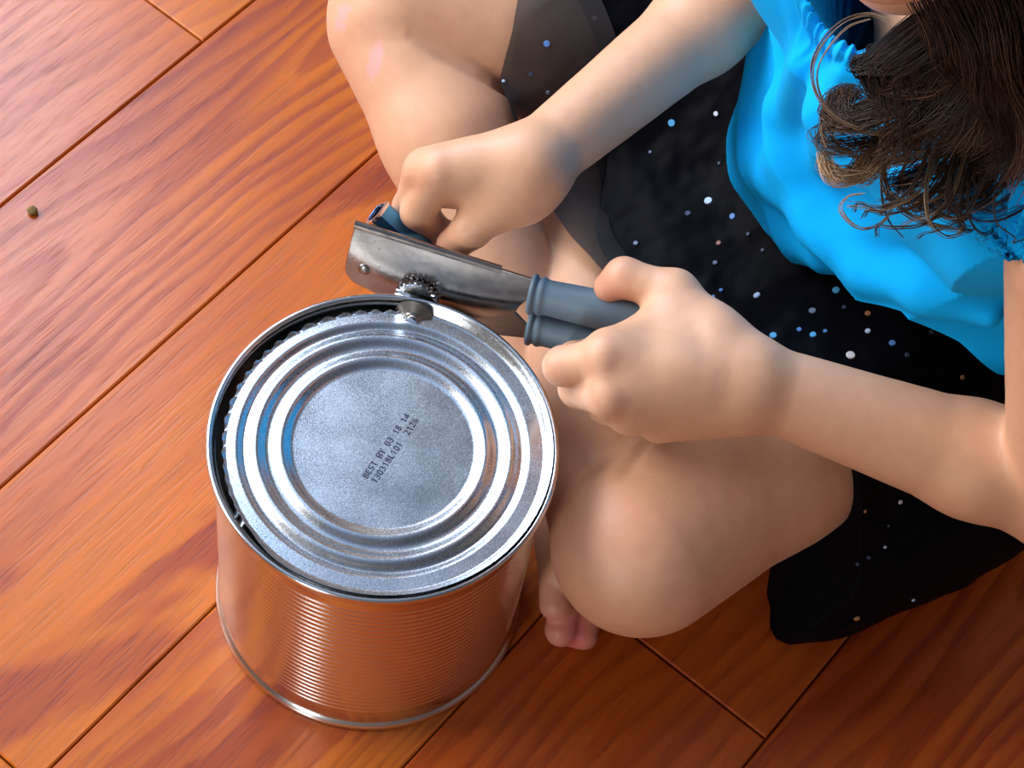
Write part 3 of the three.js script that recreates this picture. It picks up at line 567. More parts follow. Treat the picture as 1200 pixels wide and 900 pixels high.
const skirtMat = new THREE.MeshPhysicalMaterial({ color: new THREE.Color(0.0022, 0.0022, 0.004), roughness: 0.5, specularIntensity: 0.08 });
const hemAt = V(0.2144, 0.1000, -0.0485), hemAcross = V(0.0585, 0.1400, -0.2531).sub(hemAt).setY(0).normalize(), hemOut = V(hemAcross.z, 0, -hemAcross.x);
if (hemOut.dot(FACE) < 0) hemOut.negate();
const hemS = (x, z) => (x - hemAt.x) * hemAcross.x + (z - hemAt.z) * hemAcross.z;       // 0 at the left thigh, 0.26 at the right thigh
const hemDist = (x, y, z) => { const s = hemS(x, z); return (x - hemAt.x) * hemOut.x + (z - hemAt.z) * hemOut.z - 0.034 * smooth(0.04, 0.11, s) * (1 - smooth(0.17, 0.24, s)) - 0.027 * smooth(0.075, 0.0, y) * smooth(0.04, -0.02, s); };
const skirtField = field([{ k: 0.03, prims: [
  cone(kneeL, hipL, 0.0465, 0.074), cone(kneeR, hipR, 0.041, 0.074), cone(pelvis.clone().addScaledVector(SIDE, -0.04), pelvis.clone().addScaledVector(SIDE, 0.04), 0.09, 0.09),
  cone(mid(kneeL, hipL, 0.15).setY(0.055), mid(kneeR, hipR, 0.15).setY(0.055), 0.04, 0.04), cone(mid(kneeL, hipL, 0.45).setY(0.06), mid(kneeR, hipR, 0.45).setY(0.06), 0.05, 0.05), cone(mid(kneeL, hipL, 0.75).setY(0.09), mid(kneeR, hipR, 0.75).setY(0.09), 0.05, 0.05),
  cone(V(0.2128, 0.0040, -0.0220), V(0.2857, 0.0080, -0.0728), 0.006, 0.012), cone(V(0.2231, 0.0200, -0.0385), V(0.2915, 0.0300, -0.0981), 0.016, 0.03), cone(V(0.2335, 0.0450, -0.0527), V(0.2977, 0.0500, -0.1242), 0.03, 0.05),
] }], 0.02, (d, x, y, z) => {
  if (d > 0.02) return d;
  const s = hemS(x, z), fold = 1 - Math.abs(2 * noise(s * 26, y * 5, hemDist(x, y, z) * 6 + 2));
  return Math.max(d - 0.004 * fold - 0.002 * fbm(x * 60, y * 60, z * 60, 2) + 0.002, 0.0015 - y, hemDist(x, y, z) - 0.002 * noise(s * 20, 0, 0));
});
const skirt = mesh('skirt', polygonize(skirtField, CELL), skirtMat, person, { label: 'black satin skirt with scattered sequin dots' });
// sequins: [x, z, diameter in mm, colour], laid on the cloth where it lies
function sequins(cloth, list, parent) {
  const tones = { c: [0.10, 0.42, 0.75], b: [0.10, 0.26, 0.62], l: [0.45, 0.58, 0.80], w: [0.72, 0.70, 0.72], d: [0.05, 0.07, 0.13], g: [0.16, 0.20, 0.30], o: [0.42, 0.20, 0.09], p: [0.36, 0.17, 0.15] };
  const gs = [];
  for (const [x, z, d, c] of list) {
    let y = 0.3; for (let i = 0; i < 80; i++) { const v = cloth.at(x, y, z); if (v < 0.0002) break; y -= Math.max(v * 0.7, 0.0002); }
    if (y < 0.0005) y = 0.0016;
    const e = 0.002, nrm = V(cloth.at(x + e, y, z) - cloth.at(x - e, y, z), cloth.at(x, y + e, z) - cloth.at(x, y - e, z), cloth.at(x, y, z + e) - cloth.at(x, y, z - e)).normalize();
    const g = new THREE.CylinderGeometry(d / 2000 * 0.85, d / 2000, 0.0006, 16); g.deleteAttribute('uv');
    const m = new THREE.Matrix4().makeRotationFromQuaternion(new THREE.Quaternion().setFromUnitVectors(V(0, 1, 0), nrm)); m.setPosition(x + nrm.x * 0.0003, y + nrm.y * 0.0003, z + nrm.z * 0.0003); g.applyMatrix4(m);
    const col = new Float32Array(g.attributes.position.count * 3); for (let i = 0; i < col.length; i++) col[i] = tones[c][i % 3];
    g.setAttribute('color', new THREE.BufferAttribute(col, 3)); gs.push(g);
  }
  mesh('sequins', mergeGeometries(gs), new THREE.MeshPhysicalMaterial({ vertexColors: true, roughness: 0.45, metalness: 0.0, specularIntensity: 0.6 }), parent, { kind: 'stuff', label: 'small round blue and silver sequins' });
}
sequins(skirtField, [
    [0.0560, -0.2577, 2.6, 'w'], [0.1050, -0.2310, 3.9, 'c'], [0.1256, -0.2325, 2.6, 'w'], [0.1437, -0.1995, 3.9, 'b'], [0.1301, -0.1930, 4.3, 'l'], [0.1430, -0.1841, 3.4, 'b'],
    [0.1321, -0.2117, 1.7, 'd'], [0.0973, -0.2185, 1.7, 'g'], [0.1211, -0.1850, 3.0, 'd'], [0.0982, -0.1677, 2.6, 'g'], [0.1384, -0.1690, 2.6, 'p'], [0.1382, -0.1579, 2.5, 'g'],
    [0.1516, -0.1725, 2.1, 'd'], [0.1429, -0.1416, 2.1, 'b'], [0.1598, -0.1370, 3.8, 'l'], [0.1397, -0.1373, 2.1, 'b'], [0.1936, -0.1303, 3.7, 'c'], [0.1962, -0.1398, 2.0, 'l'],
    [0.1836, -0.1166, 3.6, 'g'], [0.1979, -0.1204, 2.0, 'd'], [0.2093, -0.1190, 2.8, 'o'], [0.1668, -0.0997, 3.6, 'c'], [0.1784, -0.1047, 2.4, 'b'], [0.1850, -0.1026, 3.2, 'c'],
    [0.1904, -0.1054, 2.0, 'b'], [0.2101, -0.1089, 2.8, 'l'], [0.2031, -0.0936, 4.4, 'w'], [0.1786, -0.0891, 2.4, 'l'], [0.1919, -0.0840, 2.4, 'l'], [0.2218, -0.1037, 3.2, 'b'],
    [0.2183, -0.0827, 2.4, 'o'], [0.2300, -0.0858, 2.4, 'b'], [0.2397, -0.1138, 2.4, 'd'], [0.2591, -0.1012, 2.4, 'o'], [0.2292, -0.0989, 2.4, 'd'], [0.1597, -0.1636, 2.1, 'd'],
    [0.2440, -0.0532, 2.4, 'w'], [0.2258, -0.0396, 2.0, 'o'], [0.2419, -0.0364, 1.6, 'l'], [0.2351, -0.0307, 2.1, 'd'], [0.2404, -0.0182, 3.4, 'o'], [0.2684, -0.0359, 2.1, 'l'],
    [0.2408, -0.0434, 1.6, 'd'], [0.2309, -0.0281, 2.1, 'd'],
], skirt);

// sheer overlay hanging past the satin over the right thigh and shin
const sheerMat = new THREE.MeshPhysicalMaterial({ color: new THREE.Color(0.012, 0.009, 0.010), roughness: 0.7, transparent: true, opacity: 0.84, side: THREE.DoubleSide });
const sheerField = field([{ k: 0.03, prims: [
  cone(kneeR, mid(kneeR, hipR, 0.4), 0.040, 0.049), cone(mid(kneeR, hipR, 0.4), hipR, 0.049, 0.07), cone(mid(kneeR, ankleR, 0.35), mid(kneeR, ankleR, 0.95), 0.0375, 0.026), cone(ankleL, mid(ankleL, ankleR, 0.8), 0.026, 0.024), cone(mid(ankleL, kneeL, 0.12), mid(ankleL, kneeL, 0.45), 0.033, 0.037),
] }], 0.02, (d, x, y, z) => (d > 0.02 ? d : d - 0.0025 * (1 - Math.abs(2 * noise(hemS(x, z) * 26, y * 8, 1.3)))));
const sheerFrom = V(0.0845, 0.0900, -0.1385), sheerHemA = V(0.0151, 0.1650, -0.2155), sheerHemB = V(0.0549, 0.0900, -0.1740), sheerHemC = V(0.0783, 0.0900, -0.1449);
const side2 = (a, b, x, z) => { const l = Math.hypot(b.x - a.x, b.z - a.z); return ((b.x - a.x) * (z - a.z) - (b.z - a.z) * (x - a.x)) / l; };
const sheerTop = V(0.0170, 0.1650, -0.2609);
const sheerIn = (x, z) => -Math.max(side2(sheerTop, sheerHemA, x, z), Math.max(side2(sheerHemA, sheerHemB, x, z), side2(sheerHemB, sheerHemC, x, z))) - 0.001 * noise(x * 60, 1, z * 60);
const sheerKeep = (x, y, z, nx, ny) => Math.min(sheerIn(x, z), hemDist(x, y, z) + 0.006, hemS(x, z) - hemS(sheerFrom.x, sheerFrom.z), (ny + 0.3) * 0.02);
const sheer = mesh('sheer_overlay', polygonize(sheerField, CELL, { keep: sheerKeep }), sheerMat, person, { label: 'sheer black netting hem over the thigh' });
sequins(sheerField, [
  [0.0350, -0.2402, 3.4, 'b'], [0.0171, -0.2239, 1.7, 'l'], [0.0299, -0.2297, 2.1, 'd'], [0.0401, -0.2263, 2.2, 'g'],
], sheer);
// ---------------------------------------------------------------- hair: a dark mass over the skull and hanging side, with strands
const hairMat = new THREE.MeshPhysicalMaterial({ vertexColors: true, roughness: 0.42, specularIntensity: 0.7 });
const hairBase = field([{ k: 0.02, prims: [
  ball(hp(-0.014, 0.028, 0), 0.090, 0.084, 0.075, hF, hU), cone(hp(-0.02, 0.0, 0.066), V(0.2065, 0.4250, -0.0706), 0.022, 0.026), cone(V(0.1939, 0.4300, -0.0790), V(0.1796, 0.4000, -0.0732), 0.022, 0.016), cone(V(0.2143, 0.4200, -0.0689), V(0.1948, 0.3750, -0.0691), 0.026, 0.012), cone(V(0.2225, 0.4000, -0.0638), V(0.2158, 0.3650, -0.0658), 0.024, 0.012),
  cone(hp(-0.04, 0.0, -0.05), hp(-0.075, -0.10, -0.03), 0.035, 0.03),
], cuts: [ball(hp(0.085, -0.035, 0), 0.05, 0.075, 0.062, hF, hU)] }], 0.02, (d, x, y, z) => (d < 0.02 ? d - 0.0022 * noise(x * 90 + z * 40, y * 60, z * 120 - x * 60) : d));
const hair = mesh('hair', polygonize(hairBase, 0.0022, { colour: (x, y, z) => { const k = 1 + 0.6 * noise(x * 120 + z * 60, y * 80, z * 160); return [0.020 * k, 0.0095 * k, 0.0055 * k]; } }), hairMat, person, { label: 'long wavy dark brown hair hanging forward over the shoulder' });
function strand(pts, r0, r1, c0, c1, seg, out) {                      // three-sided tube along a smooth curve
  const curve = new THREE.CatmullRomCurve3(pts, false, 'centripetal'), P0 = curve.getPoints(seg), base = out.pos.length / 3, t = V(), a = V(), b = V();
  for (let i = 0; i <= seg; i++) {
    t.subVectors(P0[Math.min(i + 1, seg)], P0[Math.max(i - 1, 0)]).normalize();
    a.set(0.31, 0.72, 0.62).cross(t).normalize(); b.crossVectors(t, a);
    const k = i / seg, r = lerp(r0, r1, k * k);
    for (let j = 0; j < 3; j++) {
      const q = j / 3 * 2 * Math.PI, cx = Math.cos(q), cy = Math.sin(q), nx = a.x * cx + b.x * cy, ny = a.y * cx + b.y * cy, nz = a.z * cx + b.z * cy;
      out.pos.push(P0[i].x + nx * r, P0[i].y + ny * r, P0[i].z + nz * r); out.nor.push(nx, ny, nz);
      out.col.push(lerp(c0[0], c1[0], k), lerp(c0[1], c1[1], k), lerp(c0[2], c1[2], k));
    }
    if (i < seg) for (let j = 0; j < 3; j++) { const u = base + i * 3 + j, v = base + i * 3 + (j + 1) % 3; out.idx.push(u, v, u + 3, v, v + 3, u + 3); }
  }
}
function strandGeometry(out) {
  const g = new THREE.BufferGeometry();
  g.setAttribute('position', new THREE.Float32BufferAttribute(out.pos, 3)); g.setAttribute('normal', new THREE.Float32BufferAttribute(out.nor, 3)); g.setAttribute('color', new THREE.Float32BufferAttribute(out.col, 3)); g.setIndex(out.idx);
  return g;
}
const DARK = [0.012, 0.005, 0.003], BROWN = [0.050, 0.023, 0.011], AUBURN = [0.085, 0.027, 0.009], SAND = [0.30, 0.19, 0.10];
// locks: points along the lock, strands in it, its half-width at root and tip in mm, colours at root and tip
const LOCKS = [
  [[V(0.1886, 0.4700, -0.0567), V(0.1807, 0.4250, -0.0679), V(0.1689, 0.4000, -0.0684), V(0.1617, 0.3900, -0.0640), V(0.1580, 0.3850, -0.0623), V(0.1607, 0.3800, -0.0601), V(0.1671, 0.3800, -0.0597), V(0.1690, 0.3780, -0.0676)], 270, 12, 3, DARK, DARK],
  [[V(0.2004, 0.4600, -0.0574), V(0.1914, 0.4100, -0.0636), V(0.1809, 0.3800, -0.0636), V(0.1663, 0.3700, -0.0577), V(0.1565, 0.3650, -0.0544), V(0.1512, 0.3620, -0.0595), V(0.1539, 0.3600, -0.0676), V(0.1580, 0.3600, -0.0695)], 270, 13, 3.5, DARK, BROWN],
  [[V(0.2067, 0.4500, -0.0526), V(0.1992, 0.4000, -0.0599), V(0.1870, 0.3700, -0.0609), V(0.1734, 0.3550, -0.0569), V(0.1635, 0.3520, -0.0466), V(0.1562, 0.3500, -0.0426), V(0.1524, 0.3500, -0.0453)], 180, 12, 2.0, DARK, SAND],
  [[V(0.2070, 0.4500, -0.0450), V(0.2036, 0.3900, -0.0632), V(0.1929, 0.3600, -0.0640), V(0.1845, 0.3500, -0.0573), V(0.1741, 0.3480, -0.0497), V(0.1635, 0.3460, -0.0450), V(0.1569, 0.3450, -0.0474)], 54, 10, 1.5, BROWN, SAND],
  [[V(0.2116, 0.4400, -0.0472), V(0.2114, 0.3850, -0.0651), V(0.2028, 0.3600, -0.0624), V(0.1907, 0.3450, -0.0586), V(0.1824, 0.3400, -0.0541), V(0.1851, 0.3380, -0.0480)], 81, 12, 3, DARK, DARK],
  [[V(0.2163, 0.4300, -0.0491), V(0.2162, 0.3800, -0.0623), V(0.2090, 0.3500, -0.0613), V(0.2002, 0.3350, -0.0580), V(0.1936, 0.3300, -0.0518), V(0.1900, 0.3280, -0.0578), V(0.1928, 0.3300, -0.0628)], 54, 10, 2.5, DARK, BROWN],
  [[V(0.2180, 0.4300, -0.0418), V(0.2227, 0.3750, -0.0597), V(0.2205, 0.3450, -0.0597), V(0.2152, 0.3300, -0.0550), V(0.2116, 0.3280, -0.0514), V(0.2078, 0.3260, -0.0569)], 54, 9, 2, DARK, AUBURN],
  [[V(0.2228, 0.4200, -0.0436), V(0.2308, 0.3700, -0.0575), V(0.2257, 0.3450, -0.0548), V(0.2190, 0.3300, -0.0468)], 40, 8, 2, BROWN, AUBURN],
  [[V(0.2020, 0.4600, -0.0540), V(0.2008, 0.4100, -0.0620), V(0.1939, 0.3800, -0.0607), V(0.1837, 0.3650, -0.0579), V(0.1722, 0.3600, -0.0556), V(0.1604, 0.3560, -0.0529), V(0.1514, 0.3540, -0.0494), V(0.1487, 0.3530, -0.0565), V(0.1537, 0.3540, -0.0599)], 54, 9, 2.2, BROWN, BROWN],
  [[V(0.1916, 0.4700, -0.0536), V(0.1869, 0.4250, -0.0655), V(0.1803, 0.4000, -0.0612), V(0.1729, 0.3880, -0.0571), V(0.1683, 0.3820, -0.0535)], 210, 14, 6, DARK, AUBURN],
  [[V(0.2036, 0.4600, -0.0506), V(0.2040, 0.4200, -0.0583), V(0.2022, 0.3900, -0.0588), V(0.1938, 0.3700, -0.0564)], 270, 16, 10, DARK, BROWN],
  [[V(0.2112, 0.4500, -0.0499), V(0.2180, 0.4050, -0.0585), V(0.2181, 0.3800, -0.0547), V(0.2131, 0.3600, -0.0527)], 240, 15, 8, DARK, BROWN],
  [[V(0.1946, 0.4700, -0.0506), V(0.1918, 0.4300, -0.0585), V(0.1836, 0.4050, -0.0618), V(0.1721, 0.3950, -0.0641)], 180, 14, 8, DARK, DARK],
  [[V(0.2084, 0.4500, -0.0454), V(0.2087, 0.4000, -0.0563), V(0.2048, 0.3650, -0.0590), V(0.2001, 0.3450, -0.0567), V(0.1974, 0.3350, -0.0491)], 40, 12, 5, DARK, BROWN],
  [[V(0.2163, 0.4400, -0.0407), V(0.2229, 0.3850, -0.0559), V(0.2210, 0.3550, -0.0543), V(0.2175, 0.3400, -0.0503), V(0.2149, 0.3330, -0.0437)], 40, 12, 6, DARK, AUBURN],
  [[V(0.2211, 0.4300, -0.0388), V(0.2309, 0.3800, -0.0538), V(0.2294, 0.3550, -0.0503), V(0.2279, 0.3450, -0.0431)], 27, 12, 6, DARK, AUBURN],
  [[V(0.1888, 0.4700, -0.0529), V(0.1827, 0.4300, -0.0601), V(0.1731, 0.4100, -0.0589), V(0.1687, 0.3950, -0.0543), V(0.1706, 0.3850, -0.0469), V(0.1788, 0.3750, -0.0448)], 120, 14, 9, DARK, DARK],
  [[V(0.1991, 0.4600, -0.0532), V(0.1920, 0.4250, -0.0550), V(0.1839, 0.4000, -0.0541), V(0.1790, 0.3850, -0.0490), V(0.1748, 0.3720, -0.0441), V(0.1683, 0.3660, -0.0443)], 150, 15, 6, DARK, BROWN],
  [[V(0.1665, 0.5000, -0.0375), V(0.1867, 0.4750, -0.0327), V(0.2014, 0.4500, -0.0248), V(0.2139, 0.4200, -0.0223), V(0.2231, 0.3850, -0.0265)], 170, 16, 10, DARK, BROWN],
  [[V(0.1560, 0.5000, -0.0310), V(0.1766, 0.4650, -0.0391), V(0.1930, 0.4400, -0.0348), V(0.2065, 0.4100, -0.0360), V(0.2126, 0.3800, -0.0374)], 170, 16, 10, DARK, DARK],
  [[V(0.1773, 0.5000, -0.0404), V(0.1980, 0.4750, -0.0319), V(0.2122, 0.4500, -0.0201), V(0.2266, 0.4100, -0.0257)], 120, 16, 10, DARK, DARK],
  [[V(0.1552, 0.4800, -0.0423), V(0.1715, 0.4450, -0.0518), V(0.1848, 0.4250, -0.0492), V(0.1951, 0.4000, -0.0489), V(0.1964, 0.3800, -0.0453)], 170, 16, 9, DARK, BROWN],
];
const main = { pos: [], nor: [], col: [], idx: [] };
for (const [pts, count, w0, w1, c0, c1] of LOCKS) for (let i = 0, lockPhase = rnd() * 6.28; i < count; i++) {
  const a = rnd() * 6.283, q = Math.sqrt(rnd()), ph = rnd() * 9, tone = 0.6 + 0.9 * rnd(), keep = rnd() < 0.25 ? 0.75 + 0.25 * rnd() : 1;
  const full = new THREE.CatmullRomCurve3(pts, false, 'centripetal').getPoints((pts.length - 1) * 3), m = Math.max(6, Math.round(full.length * keep));
  const ps = full.slice(0, m).map((p, j) => {
    const k = j / (full.length - 1), w = lerp(w0, w1, k) * 0.0011 * q, n = 0.0030 * (0.3 + k), th = lockPhase + (rnd() < 0 ? 0 : ph * 0.12) + k * 11, hx = 0.0034 * smooth(0.15, 0.7, k);
    return V(p.x + Math.cos(a) * w + n * noise(ph, j * 0.3, 1) + hx * Math.cos(th), p.y + 0.6 * Math.sin(a + 1) * w + n * noise(ph, j * 0.3, 5), p.z + Math.sin(a) * w + n * noise(ph, j * 0.3, 9) + hx * Math.sin(th));
  });
  const light = rnd() < 0.12 ? 2.2 : 1;
  strand(ps, 0.00022, 0.00011, c0.map((v) => v * tone * light), c1.map((v) => v * tone * light), 2 * m, main);
}
mesh('hair_locks', strandGeometry(main), hairMat, hair, { kind: 'stuff' });
// single curled strands that stand off from the locks
const CURLS = [
  [[V(0.2045, 0.4000, -0.0473), V(0.1894, 0.3750, -0.0523), V(0.1749, 0.3700, -0.0501), V(0.1594, 0.3680, -0.0491), V(0.1481, 0.3660, -0.0548), V(0.1407, 0.3660, -0.0649), V(0.1388, 0.3670, -0.0761), V(0.1420, 0.3700, -0.0871), V(0.1483, 0.3740, -0.0942), V(0.1566, 0.3770, -0.0968), V(0.1633, 0.3800, -0.0929)], 5, 0.9, BROWN, SAND],
  [[V(0.2045, 0.4000, -0.0458), V(0.1899, 0.3760, -0.0504), V(0.1750, 0.3700, -0.0493), V(0.1601, 0.3680, -0.0484), V(0.1495, 0.3660, -0.0543), V(0.1424, 0.3660, -0.0644), V(0.1409, 0.3670, -0.0745), V(0.1442, 0.3700, -0.0847), V(0.1498, 0.3740, -0.0921), V(0.1567, 0.3770, -0.0947)], 4, 0.7, BROWN, SAND],
  [[V(0.1706, 0.3850, -0.0549), V(0.1656, 0.3800, -0.0545), V(0.1600, 0.3780, -0.0587), V(0.1563, 0.3780, -0.0652), V(0.1547, 0.3800, -0.0706), V(0.1552, 0.3820, -0.0740)], 3, 0.6, BROWN, SAND],
  [[V(0.1732, 0.3700, -0.0513), V(0.1704, 0.3600, -0.0495), V(0.1729, 0.3450, -0.0500), V(0.1782, 0.3350, -0.0473), V(0.1871, 0.3300, -0.0441), V(0.1993, 0.3300, -0.0413), V(0.2125, 0.3300, -0.0432), V(0.2225, 0.3350, -0.0458), V(0.2340, 0.3400, -0.0531)], 14, 1.6, BROWN, SAND],
  [[V(0.1806, 0.3600, -0.0528), V(0.1806, 0.3450, -0.0519), V(0.1809, 0.3350, -0.0471), V(0.1786, 0.3280, -0.0402), V(0.1720, 0.3260, -0.0363), V(0.1652, 0.3260, -0.0384), V(0.1615, 0.3270, -0.0437), V(0.1642, 0.3280, -0.0486), V(0.1693, 0.3300, -0.0496)], 5, 0.7, BROWN, SAND],
  [[V(0.1755, 0.3550, -0.0513), V(0.1740, 0.3400, -0.0520), V(0.1764, 0.3320, -0.0462), V(0.1806, 0.3280, -0.0398), V(0.1870, 0.3250, -0.0361)], 3, 0.5, DARK, BROWN],
  [[V(0.2152, 0.3850, -0.0500), V(0.2002, 0.3600, -0.0495), V(0.1884, 0.3500, -0.0481), V(0.1817, 0.3450, -0.0461), V(0.1944, 0.3350, -0.0443), V(0.2086, 0.3320, -0.0429), V(0.2241, 0.3350, -0.0470), V(0.2356, 0.3400, -0.0547)], 12, 1.5, BROWN, BROWN],
  [[V(0.2119, 0.3850, -0.0532), V(0.1930, 0.3620, -0.0535), V(0.1735, 0.3500, -0.0505), V(0.1608, 0.3480, -0.0514), V(0.1531, 0.3480, -0.0569), V(0.1494, 0.3500, -0.0632), V(0.1498, 0.3520, -0.0688)], 6, 0.9, BROWN, SAND],
  [[V(0.1978, 0.3900, -0.0537), V(0.1843, 0.3700, -0.0541), V(0.1671, 0.3620, -0.0528), V(0.1544, 0.3600, -0.0545), V(0.1483, 0.3600, -0.0571), V(0.1455, 0.3600, -0.0523), V(0.1485, 0.3580, -0.0456)], 4, 0.8, BROWN, SAND],
];
const PX = V(0.2073, 0.3450, -0.0585).sub(V(0.1748, 0.3450, -0.0505)).multiplyScalar(0.01), PY = V(0.1956, 0.3450, -0.0353).sub(V(0.1930, 0.3450, -0.0758)).multiplyScalar(0.01), FRINGE = V(0.1943, 0.3450, -0.0553);
for (let i = 0; i < 46; i++) {                                         // wisps that fall out of the lower edge and curl
  const x = -40 + 150 * rnd(), y = -60 + 40 * rnd(), R = 14 + 26 * rnd(), dir = rnd() < 0.7 ? 1 : -1, fall = 25 + 55 * rnd(), pts = [];
  for (let j = 0; j <= 10; j++) {
    const k = j / 10, th = smooth(0.35, 1, k) * (2.2 + 2.4 * rnd() * 0.3) * dir, drop = smooth(0, 0.6, k) * fall;
    pts.push(FRINGE.clone().addScaledVector(PX, x + 30 * (1 - k) - dir * R * (1 - Math.cos(th)) - 10 * k).addScaledVector(PY, y + drop + R * Math.sin(Math.abs(th))).add(V(0, 0.03 * (1 - k) - 0.006 * k, 0)));
  }
  CURLS.push([pts, 2 + Math.floor(rnd() * 9), 0.4 + 0.9 * rnd(), rnd() < 0.5 ? DARK : BROWN, rnd() < 0.4 ? SAND : BROWN]);
}
const fly = { pos: [], nor: [], col: [], idx: [] };
for (const [pts, count, w, c0, c1] of CURLS) for (let i = 0; i < count; i++) {
  const a = rnd() * 6.283, q = Math.sqrt(rnd()) * w * 0.001, ph = rnd() * 9, tone = 0.6 + 0.7 * rnd();
  strand(pts.map((p, j) => V(p.x + Math.cos(a) * q + 0.0006 * noise(ph, j, 2), p.y + Math.sin(a * 2) * q, p.z + Math.sin(a) * q + 0.0006 * noise(ph, j, 7))), 0.00024, 0.00012, c0.map((v) => v * tone), c1.map((v) => v * tone), pts.length * 5, fly);
}
mesh('stray_hairs', strandGeometry(fly), hairMat, hair, { kind: 'stuff', label: 'thin curled strands standing off the locks' });

// ---------------------------------------------------------------- the can opener
const opener = group('can_opener', { label: 'steel hand can opener with grey rubber handles, clamped on the can rim', category: 'can opener' });
{
  const d = V(0.9931619, -0.02000326, 0.11501875), t = V(0.04893221, 0.96582082, -0.25455016), n = V(-0.10599567, 0.25843764, 0.96019524);
  opener.matrixAutoUpdate = true;
  const M = new THREE.Matrix4().makeBasis(d, t, n); M.setPosition(0, 0.153, -0.083);
  M.decompose(opener.position, opener.quaternion, opener.scale); opener.scale.set(1, 1, 1);
}
const mm = 0.001;
const steel = new THREE.MeshPhysicalMaterial({ color: new THREE.Color(0.36, 0.33, 0.31), metalness: 1, roughness: 0.36, roughnessMap: spangle });
const darkSteel = new THREE.MeshPhysicalMaterial({ color: new THREE.Color(0.30, 0.29, 0.28), metalness: 1, roughness: 0.3 });
const chrome = new THREE.MeshPhysicalMaterial({ color: new THREE.Color(0.75, 0.76, 0.78), metalness: 1, roughness: 0.12 });
const rubber = new THREE.MeshPhysicalMaterial({ color: new THREE.Color(0.105, 0.165, 0.22), roughness: 0.5, sheen: 0.2, sheenColor: new THREE.Color(0.6, 0.8, 1) });
function plate(pts, z0, z1, bevel = 0.4) {
  const s = new THREE.Shape(); pts.forEach(([x, y], i) => (i ? s.lineTo(x * mm, y * mm) : s.moveTo(x * mm, y * mm)));
  const g = new THREE.ExtrudeGeometry(s, { depth: (z1 - z0 - 2 * bevel) * mm, bevelEnabled: true, bevelThickness: bevel * mm, bevelSize: bevel * mm, bevelOffset: -bevel * mm, bevelSegments: 2, curveSegments: 4 });
  g.translate(0, 0, (z0 + bevel) * mm);
  return g;
}
const arc = (cx, cy, r, a0, a1, n = 8) => Array.from({ length: n + 1 }, (_, i) => { const a = lerp(a0, a1, i / n); return [cx + r * Math.cos(a), cy + r * Math.sin(a)]; });
// upper jaw plate and its rolled top flange
mesh('upper_jaw', plate([[-35, 25], [-36, 6], ...arc(-26, 0, 10, Math.PI, Math.PI * 1.35, 6), [-16, -12], [0, -13], [28, -9], [44, 2], [50, 13], [51, 26], [36, 26], [-34, 26]], -1, 0.4), steel, opener);
{
  const s = new THREE.Shape(arc(0, 0, 1.9, 0, Math.PI * 2, 12).slice(0, -1).map(([x, y]) => new THREE.Vector2(x * mm, y * mm * 1.1)));
  const g = new THREE.ExtrudeGeometry(s, { depth: 70 * mm, bevelEnabled: false }); g.rotateY(Math.PI / 2); g.translate(-35 * mm, 26 * mm, 0.4 * mm);
  mesh('top_flange', g, steel, opener);
}
mesh('lower_jaw', plate([[2, -13], [20, -17], [42, -14.5], [53, -11.5], [52.5, -3], [46, 2], [47.5, 8], [40, 14], [20, 12], [4, 4]], -2.6, -1.05), steel, opener);
const rivetGeo = new THREE.SphereGeometry(3.1 * mm, 20, 10, 0, Math.PI * 2, 0, Math.PI / 2); rivetGeo.rotateX(Math.PI / 2); rivetGeo.scale(1, 1, 0.5);
mesh('rivet', rivetGeo, darkSteel, opener).position.set(-26.9 * mm, 1.2 * mm, 0.3 * mm);
{
  const pts = []; for (let i = 0; i < 88; i++) { const a = i / 88 * 2 * Math.PI, r = (i % 4 < 2 ? 10.2 : 8.9); pts.push([r * Math.cos(a), r * Math.sin(a)]); }
  const g = plate(pts, 1.2, 5.0, 0.3); g.translate(0.2 * mm, -3.4 * mm, 0);
  mesh('feed_gear', g, chrome, opener);
  const sh = new THREE.CylinderGeometry(3.2 * mm, 3.2 * mm, 22 * mm, 20); sh.rotateX(Math.PI / 2); sh.translate(0.2 * mm, -3.4 * mm, -6 * mm);
  mesh('drive_shaft', sh, darkSteel, opener);
  const w = new THREE.LatheGeometry([[0, -4], [3.4, -4], [3.4, -1.6], [8.6, -0.6], [9.2, 0], [4.6, 2.2], [4.4, 3.4], [3.2, 4], [0, 4]].map(([r, y]) => new THREE.Vector2(r * mm, y * mm)), 40); w.rotateX(Math.PI / 2);
  mesh('cutting_wheel', w, darkSteel, opener).position.set(1.6 * mm, -8.5 * mm, 10.5 * mm);
  const nut = new THREE.CylinderGeometry(3.4 * mm, 3.6 * mm, 2.4 * mm, 6); nut.rotateX(Math.PI / 2);
  mesh('cutter_nut', nut, chrome, opener).position.set(1.6 * mm, -8.5 * mm, 14.6 * mm);
}
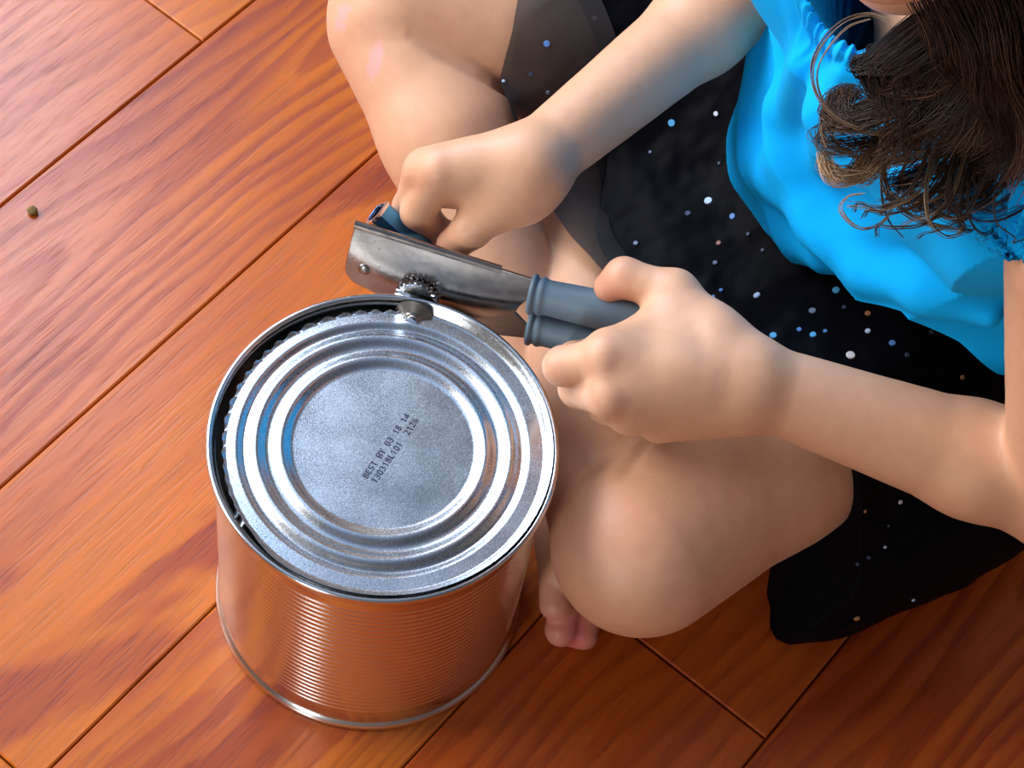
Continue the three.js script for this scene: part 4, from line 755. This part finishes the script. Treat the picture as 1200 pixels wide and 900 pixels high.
// rubber handle sleeves with rolled collars
function sleeve(a, b, r0, r1, name) {
  const L = a.distanceTo(b), p = [[0, 0], [r0 * 0.55, 0], [r0 * 1.0, 0.4], [r0 * 1.07, 1.6], [r0 * 1.02, 2.6], [r0 * 0.9, 3.4], [r0 * 0.92, 4.2], [r0 * 1.0, 5.0], [r0 * 1.0, 6.4], [r0 * 0.92, 8.5], [r0 * 0.93, 14], [lerp(r0, r1, 0.5), L / mm * 0.4], [r1, L / mm * 0.65], [r1, L / mm - 6], [r1 * 0.75, L / mm - 1.5], [0, L / mm]].map(([r, y]) => new THREE.Vector2(r * mm, y * mm));
  const curve = new THREE.SplineCurve(p.slice(2, -2)), pts = [p[0], p[1], ...curve.getPoints(60), p[p.length - 2], p[p.length - 1]];
  const g = new THREE.LatheGeometry(pts, 40); g.scale(1, 1, 0.85);
  const m = mesh(name, g, rubber, opener);
  m.position.copy(a); m.quaternion.setFromUnitVectors(V(0, 1, 0), b.clone().sub(a).normalize());
  return m;
}
sleeve(V(50 * mm, 16.5 * mm, -0.5 * mm), V(150 * mm, 27 * mm, -0.5 * mm), 9.6, 10.2, 'handle');
sleeve(V(53 * mm, -4.5 * mm, -1.5 * mm), V(148 * mm, 6 * mm, 0), 8.6, 9.6, 'handle_001');
// crank key: a folded steel channel turned on the shaft behind the plate
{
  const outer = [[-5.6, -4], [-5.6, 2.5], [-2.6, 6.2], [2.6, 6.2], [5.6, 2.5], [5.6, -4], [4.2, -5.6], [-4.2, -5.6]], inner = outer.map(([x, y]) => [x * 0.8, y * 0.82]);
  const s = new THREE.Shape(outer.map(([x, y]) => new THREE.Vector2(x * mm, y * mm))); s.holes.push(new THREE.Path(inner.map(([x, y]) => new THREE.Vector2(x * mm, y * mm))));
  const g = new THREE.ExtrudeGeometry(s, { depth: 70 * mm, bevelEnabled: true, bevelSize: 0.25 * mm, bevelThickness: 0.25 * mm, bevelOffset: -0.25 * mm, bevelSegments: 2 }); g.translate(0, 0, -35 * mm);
  const key = mesh('crank_key', g, new THREE.MeshPhysicalMaterial({ color: new THREE.Color(0.08, 0.33, 0.72), metalness: 1, roughness: 0.22 }), opener, { label: 'folded steel turning key with a blue reflection painted into its colour' });  // plain steel; the blue reflection on it is put into the metal colour
  const lip = new THREE.ExtrudeGeometry(s, { depth: 1.2 * mm, bevelEnabled: true, bevelSize: 0.3 * mm, bevelThickness: 0.3 * mm, bevelSegments: 2 });
  for (const z of [-36, 34.8]) { const l = lip.clone(); l.translate(0, 0, z * mm); mesh('key_lip', l, chrome, key); }
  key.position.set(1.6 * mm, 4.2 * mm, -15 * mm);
  const ls = new THREE.Shape(inner.map(([x, y]) => new THREE.Vector2(x * mm, y * mm))); ls.holes.push(new THREE.Path(inner.map(([x, y]) => new THREE.Vector2(x * 0.94 * mm, y * 0.94 * mm))));
  const lg = new THREE.ExtrudeGeometry(ls, { depth: 68 * mm, bevelEnabled: false }); lg.translate(0, 0, -34 * mm);
  mesh('key_inner_shade', lg, lambda({ color: new THREE.Color(0.01, 0.01, 0.012), roughness: 0.7 }), key);  // added near-black liner that paints the shade inside the hollow channel
  const dir = V(0.8451, -0.5347, 0);
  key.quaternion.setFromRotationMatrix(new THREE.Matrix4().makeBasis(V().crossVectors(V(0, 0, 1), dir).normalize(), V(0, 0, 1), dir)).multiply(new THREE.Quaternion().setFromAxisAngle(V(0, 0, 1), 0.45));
}

// ---------------------------------------------------------------- crumb on the floor
{
  const g = new THREE.IcosahedronGeometry(0.0028, 3), p = g.attributes.position;
  for (let i = 0; i < p.count; i++) { const v = V().fromBufferAttribute(p, i), s = 1 + 0.22 * noise(v.x * 400, v.y * 400, v.z * 400 + 3); p.setXYZ(i, v.x * s, v.y * s * 0.8, v.z * s); }
  g.computeVertexNormals();
  mesh('crumb', g, lambda({ color: new THREE.Color(0.16, 0.10, 0.03), roughness: 0.9 }), null, { label: 'small brown crumb lying on the wooden floor', category: 'crumb' }).position.copy(V(-0.2250, 0.0018, -0.1825));
}
renderer.render(scene, camera);
